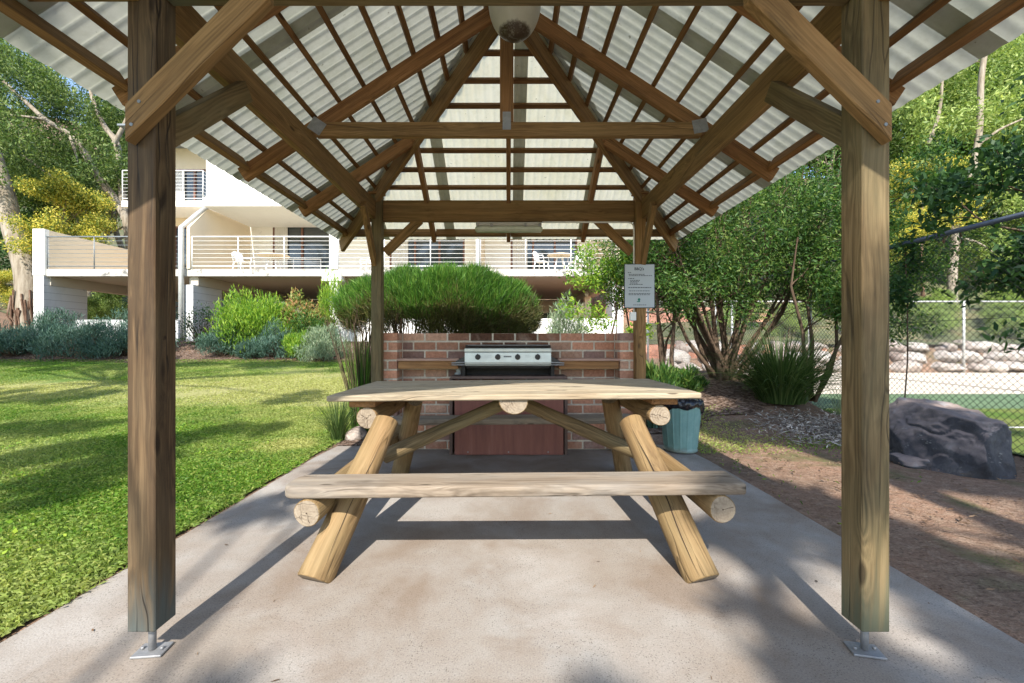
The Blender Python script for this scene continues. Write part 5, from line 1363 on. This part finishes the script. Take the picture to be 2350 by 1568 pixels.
# broad leaved weeds
P = scatter(9000, -5.5, -2.0, 1.2, 6.5, lambda x, y: (-x < 1.3 * y + .9) & (np.sin(x * 2.3 + 2) * np.sin(y * 2.9 + 1) > .62)); P[:, 2] += G.uniform(0, .03, len(P))
V, F = leaf_cloud(P, .022, .8, np.tile([[0, 0, .5]], (len(P), 1))); kind(mobj('clover_weeds', np_mesh('clover_weeds', V, F), M['leaf_lime']), 'stuff')
# fallen leaves and twigs on the earth and mulch
P = scatter(5200, 1.95, 4.9, 1.1, 9.5, lambda x, y: patch(x * 2, y * 2, -1)); P[:, 2] += .006
V, F = leaf_cloud(P, .05, .28, np.zeros((len(P), 3)) + np.array([0, 0, 0]), 1); V[:, 2] = np.repeat(P[:, 2], 4) + (V[:, 2] - np.repeat(P[:, 2], 4)) * .22 + .004
kind(mobj('leaf_litter', np_mesh('leaf_litter', V, F), M['litter']), 'stuff')
P = scatter(38, -1.9, 1.9, 1.2, 4.6); P[:, 2] = .006; V, F = leaf_cloud(P, .03, .3); V[:, 2] = .003 + np.abs(V[:, 2] - .006) * .2; kind(mobj('slab_litter', np_mesh('slab_litter', V, F), M['litter']), 'stuff')
P = scatter(26000, 2.6, 4.98, 4.3, 7.2, lambda x, y: (np.exp(-((x - 4.05) / .8) ** 2 - ((y - 5.2) / .62) ** 2) > G.uniform(.12, 1, len(x)))); P[:, 2] += G.uniform(0, .025, len(P))
V, F = leaf_cloud(P, .085, .16); V[:, 2] = np.repeat(P[:, 2], 4) + np.abs(V[:, 2] - np.repeat(P[:, 2], 4)) * .4 + .003
kind(mobj('mulch_chips', np_mesh('mulch_chips', V, F), M['chips']), 'stuff')
P = scatter(9000, -16, 3, 13.2, 16.0); V, F = leaf_cloud(P, .09, .2); V[:, 2] = np.repeat(P[:, 2], 4) + np.abs(V[:, 2] - np.repeat(P[:, 2], 4)) * .4 + .012
kind(mobj('bed_litter', np_mesh('bed_litter', V, F), M['litter']), 'stuff')

# ------------------------------------------------------------------ trees behind the camera that dapple the light
GB = 'gum trees standing behind the viewpoint'
K_ = 1 / math.tan(R(43.5))
def shade_tree(x, y, targets, nleaf, L=.17):
    # targets: (ground x, ground y, height of the leaf clump, clump radius)
    root = thing('gum_tree', 'gum tree on the lawn behind the viewpoint', 'tree', (x, y, Hg(x, y)), 0, GB)
    mb = MB(); hm = sum(t_[2] for t_ in targets) / len(targets)
    top = Vector((x, y, Hg(x, y) + hm * .75)); mb.tube([(x, y, -.3), (x + .1, y, hm * .4), tuple(top)], [.24, .17, .12], 10, False)
    tw = sum(t_[3] ** 2 for t_ in targets); PP = []; z_ = []
    for (gx0, gy0, h, r) in targets:
        c = Vector((gx0 - .0995 * K_ * h, gy0 - .995 * K_ * h, h))
        mb.tube([tuple(top), tuple(top.lerp(c, .5) + Vector((0, 0, .4))), tuple(c)], [.05, .035, .015], 6, False)
        n_ = int(nleaf * r * r / tw)
        sub = ell(c, (r * .8, r * .8, r * .5), 9, -1); PP.append(clump(sub, r * .26, n_))
    mb.build('trunk', M['bark_pale'], root)
    P = np.concatenate(PP); crown('crown', P, L, .35, M['leaf_gum'], root)
q = random.Random(21)
def spots(n_, x0, x1, y0, y1, h0, h1, r0, r1, avoid=()):
    out = []
    while len(out) < n_:
        x, y = q.uniform(x0, x1), q.uniform(y0, y1)
        if any(((x - a) / c) ** 2 + ((y - b) / d) ** 2 < 1 for a, b, c, d in avoid): continue
        out.append((x, y, q.uniform(h0, h1), q.uniform(r0, r1)))
    return out
shade_tree(-6.5, -8.5, spots(40, -7.8, -2.95, 1.2, 5.6, 9, 12, .35, .7, [(-3.0, 3.0, .5, .35), (-4.6, 3.3, .7, .4), (-3.6, 4.9, 1.0, .4), (-5.2, 5.2, .8, .4)]), 30000)
shade_tree(-9.5, .8, spots(22, -17, -1.6, 11.9, 13.6, 10, 13, .5, .9) + spots(7, -11, -3.5, 7.6, 8.6, 9, 11, .4, .6), 26000)
shade_tree(-16.5, 3.0, spots(20, -19.0, -10.5, 13.6, 17.3, 9, 12, .7, 1.1), 26000)
shade_tree(4.5, -7.5, spots(9, 1.15, 2.2, 1.5, 3.3, 8, 10, .3, .45) + spots(16, 2.4, 5.0, 1.0, 3.0, 8, 11, .3, .6, [(2.6, 2.9, .6, .35), (2.3, 2.2, .35, .3)]) + spots(11, 3.5, 5.2, 3.0, 4.6, 8, 10, .4, .6), 34000)
shade_tree(2.5, -3.5, spots(20, 2.6, 5.2, 4.9, 7.8, 8, 11, .35, .7, [(2.7, 7.2, .5, .9)]), 14000)
shade_tree(-1.5, -10.5, [(-1.7, 2.9, 9, .22), (-1.5, 3.9, 9, .2), (-1.0, 1.25, 9, .16), (.3, 1.2, 9, .13)], 900)

# ------------------------------------------------------------------ light, sky, camera
EL = R(43.5); AZ = Vector((.10, 1.0, 0)).normalized()
sun = bpy.data.lights.new('sun', 'SUN'); sun.energy = 4.0; sun.angle = R(.5); sun.color = (1.0, .945, .865)
so = bpy.data.objects.new('sun', sun); link(so)
dirv = Vector((AZ.x * math.cos(EL), AZ.y * math.cos(EL), -math.sin(EL)))
so.rotation_euler = dirv.to_track_quat('-Z', 'Y').to_euler(); so.location = (-3, -30, 30)
w = bpy.data.worlds.new('World'); scene.world = w; w.use_nodes = True
nt = w.node_tree; nt.nodes.clear()
sky = nt.nodes.new('ShaderNodeTexSky'); sky.sky_type = 'NISHITA'; sky.sun_disc = False; sky.sun_elevation = EL; sky.sun_rotation = math.atan2(-AZ.x, -AZ.y); sky.air_density = 1.0; sky.dust_density = .6
bg = nt.nodes.new('ShaderNodeBackground'); bg.inputs[1].default_value = .15; wo = nt.nodes.new('ShaderNodeOutputWorld')
nt.links.new(sky.outputs[0], bg.inputs[0]); nt.links.new(bg.outputs[0], wo.inputs[0])
cam = bpy.data.cameras.new('camera'); co = bpy.data.objects.new('camera', cam); link(co)
co.location = (0, 0, CAMZ); co.rotation_euler = (R(90), 0, 0)
cam.sensor_width = 36; cam.lens = 36 * FD / 2350; cam.shift_x = 8 / 2350; cam.clip_end = 500; cam.clip_start = .05
scene.camera = co
scene.view_settings.view_transform = 'Standard'; scene.view_settings.look = 'None'; scene.view_settings.gamma = 1
scene.view_settings.exposure = 1.22
scene.render.engine = 'CYCLES'
scene.cycles.max_bounces = 8; scene.cycles.diffuse_bounces = 4; scene.cycles.transparent_max_bounces = 8
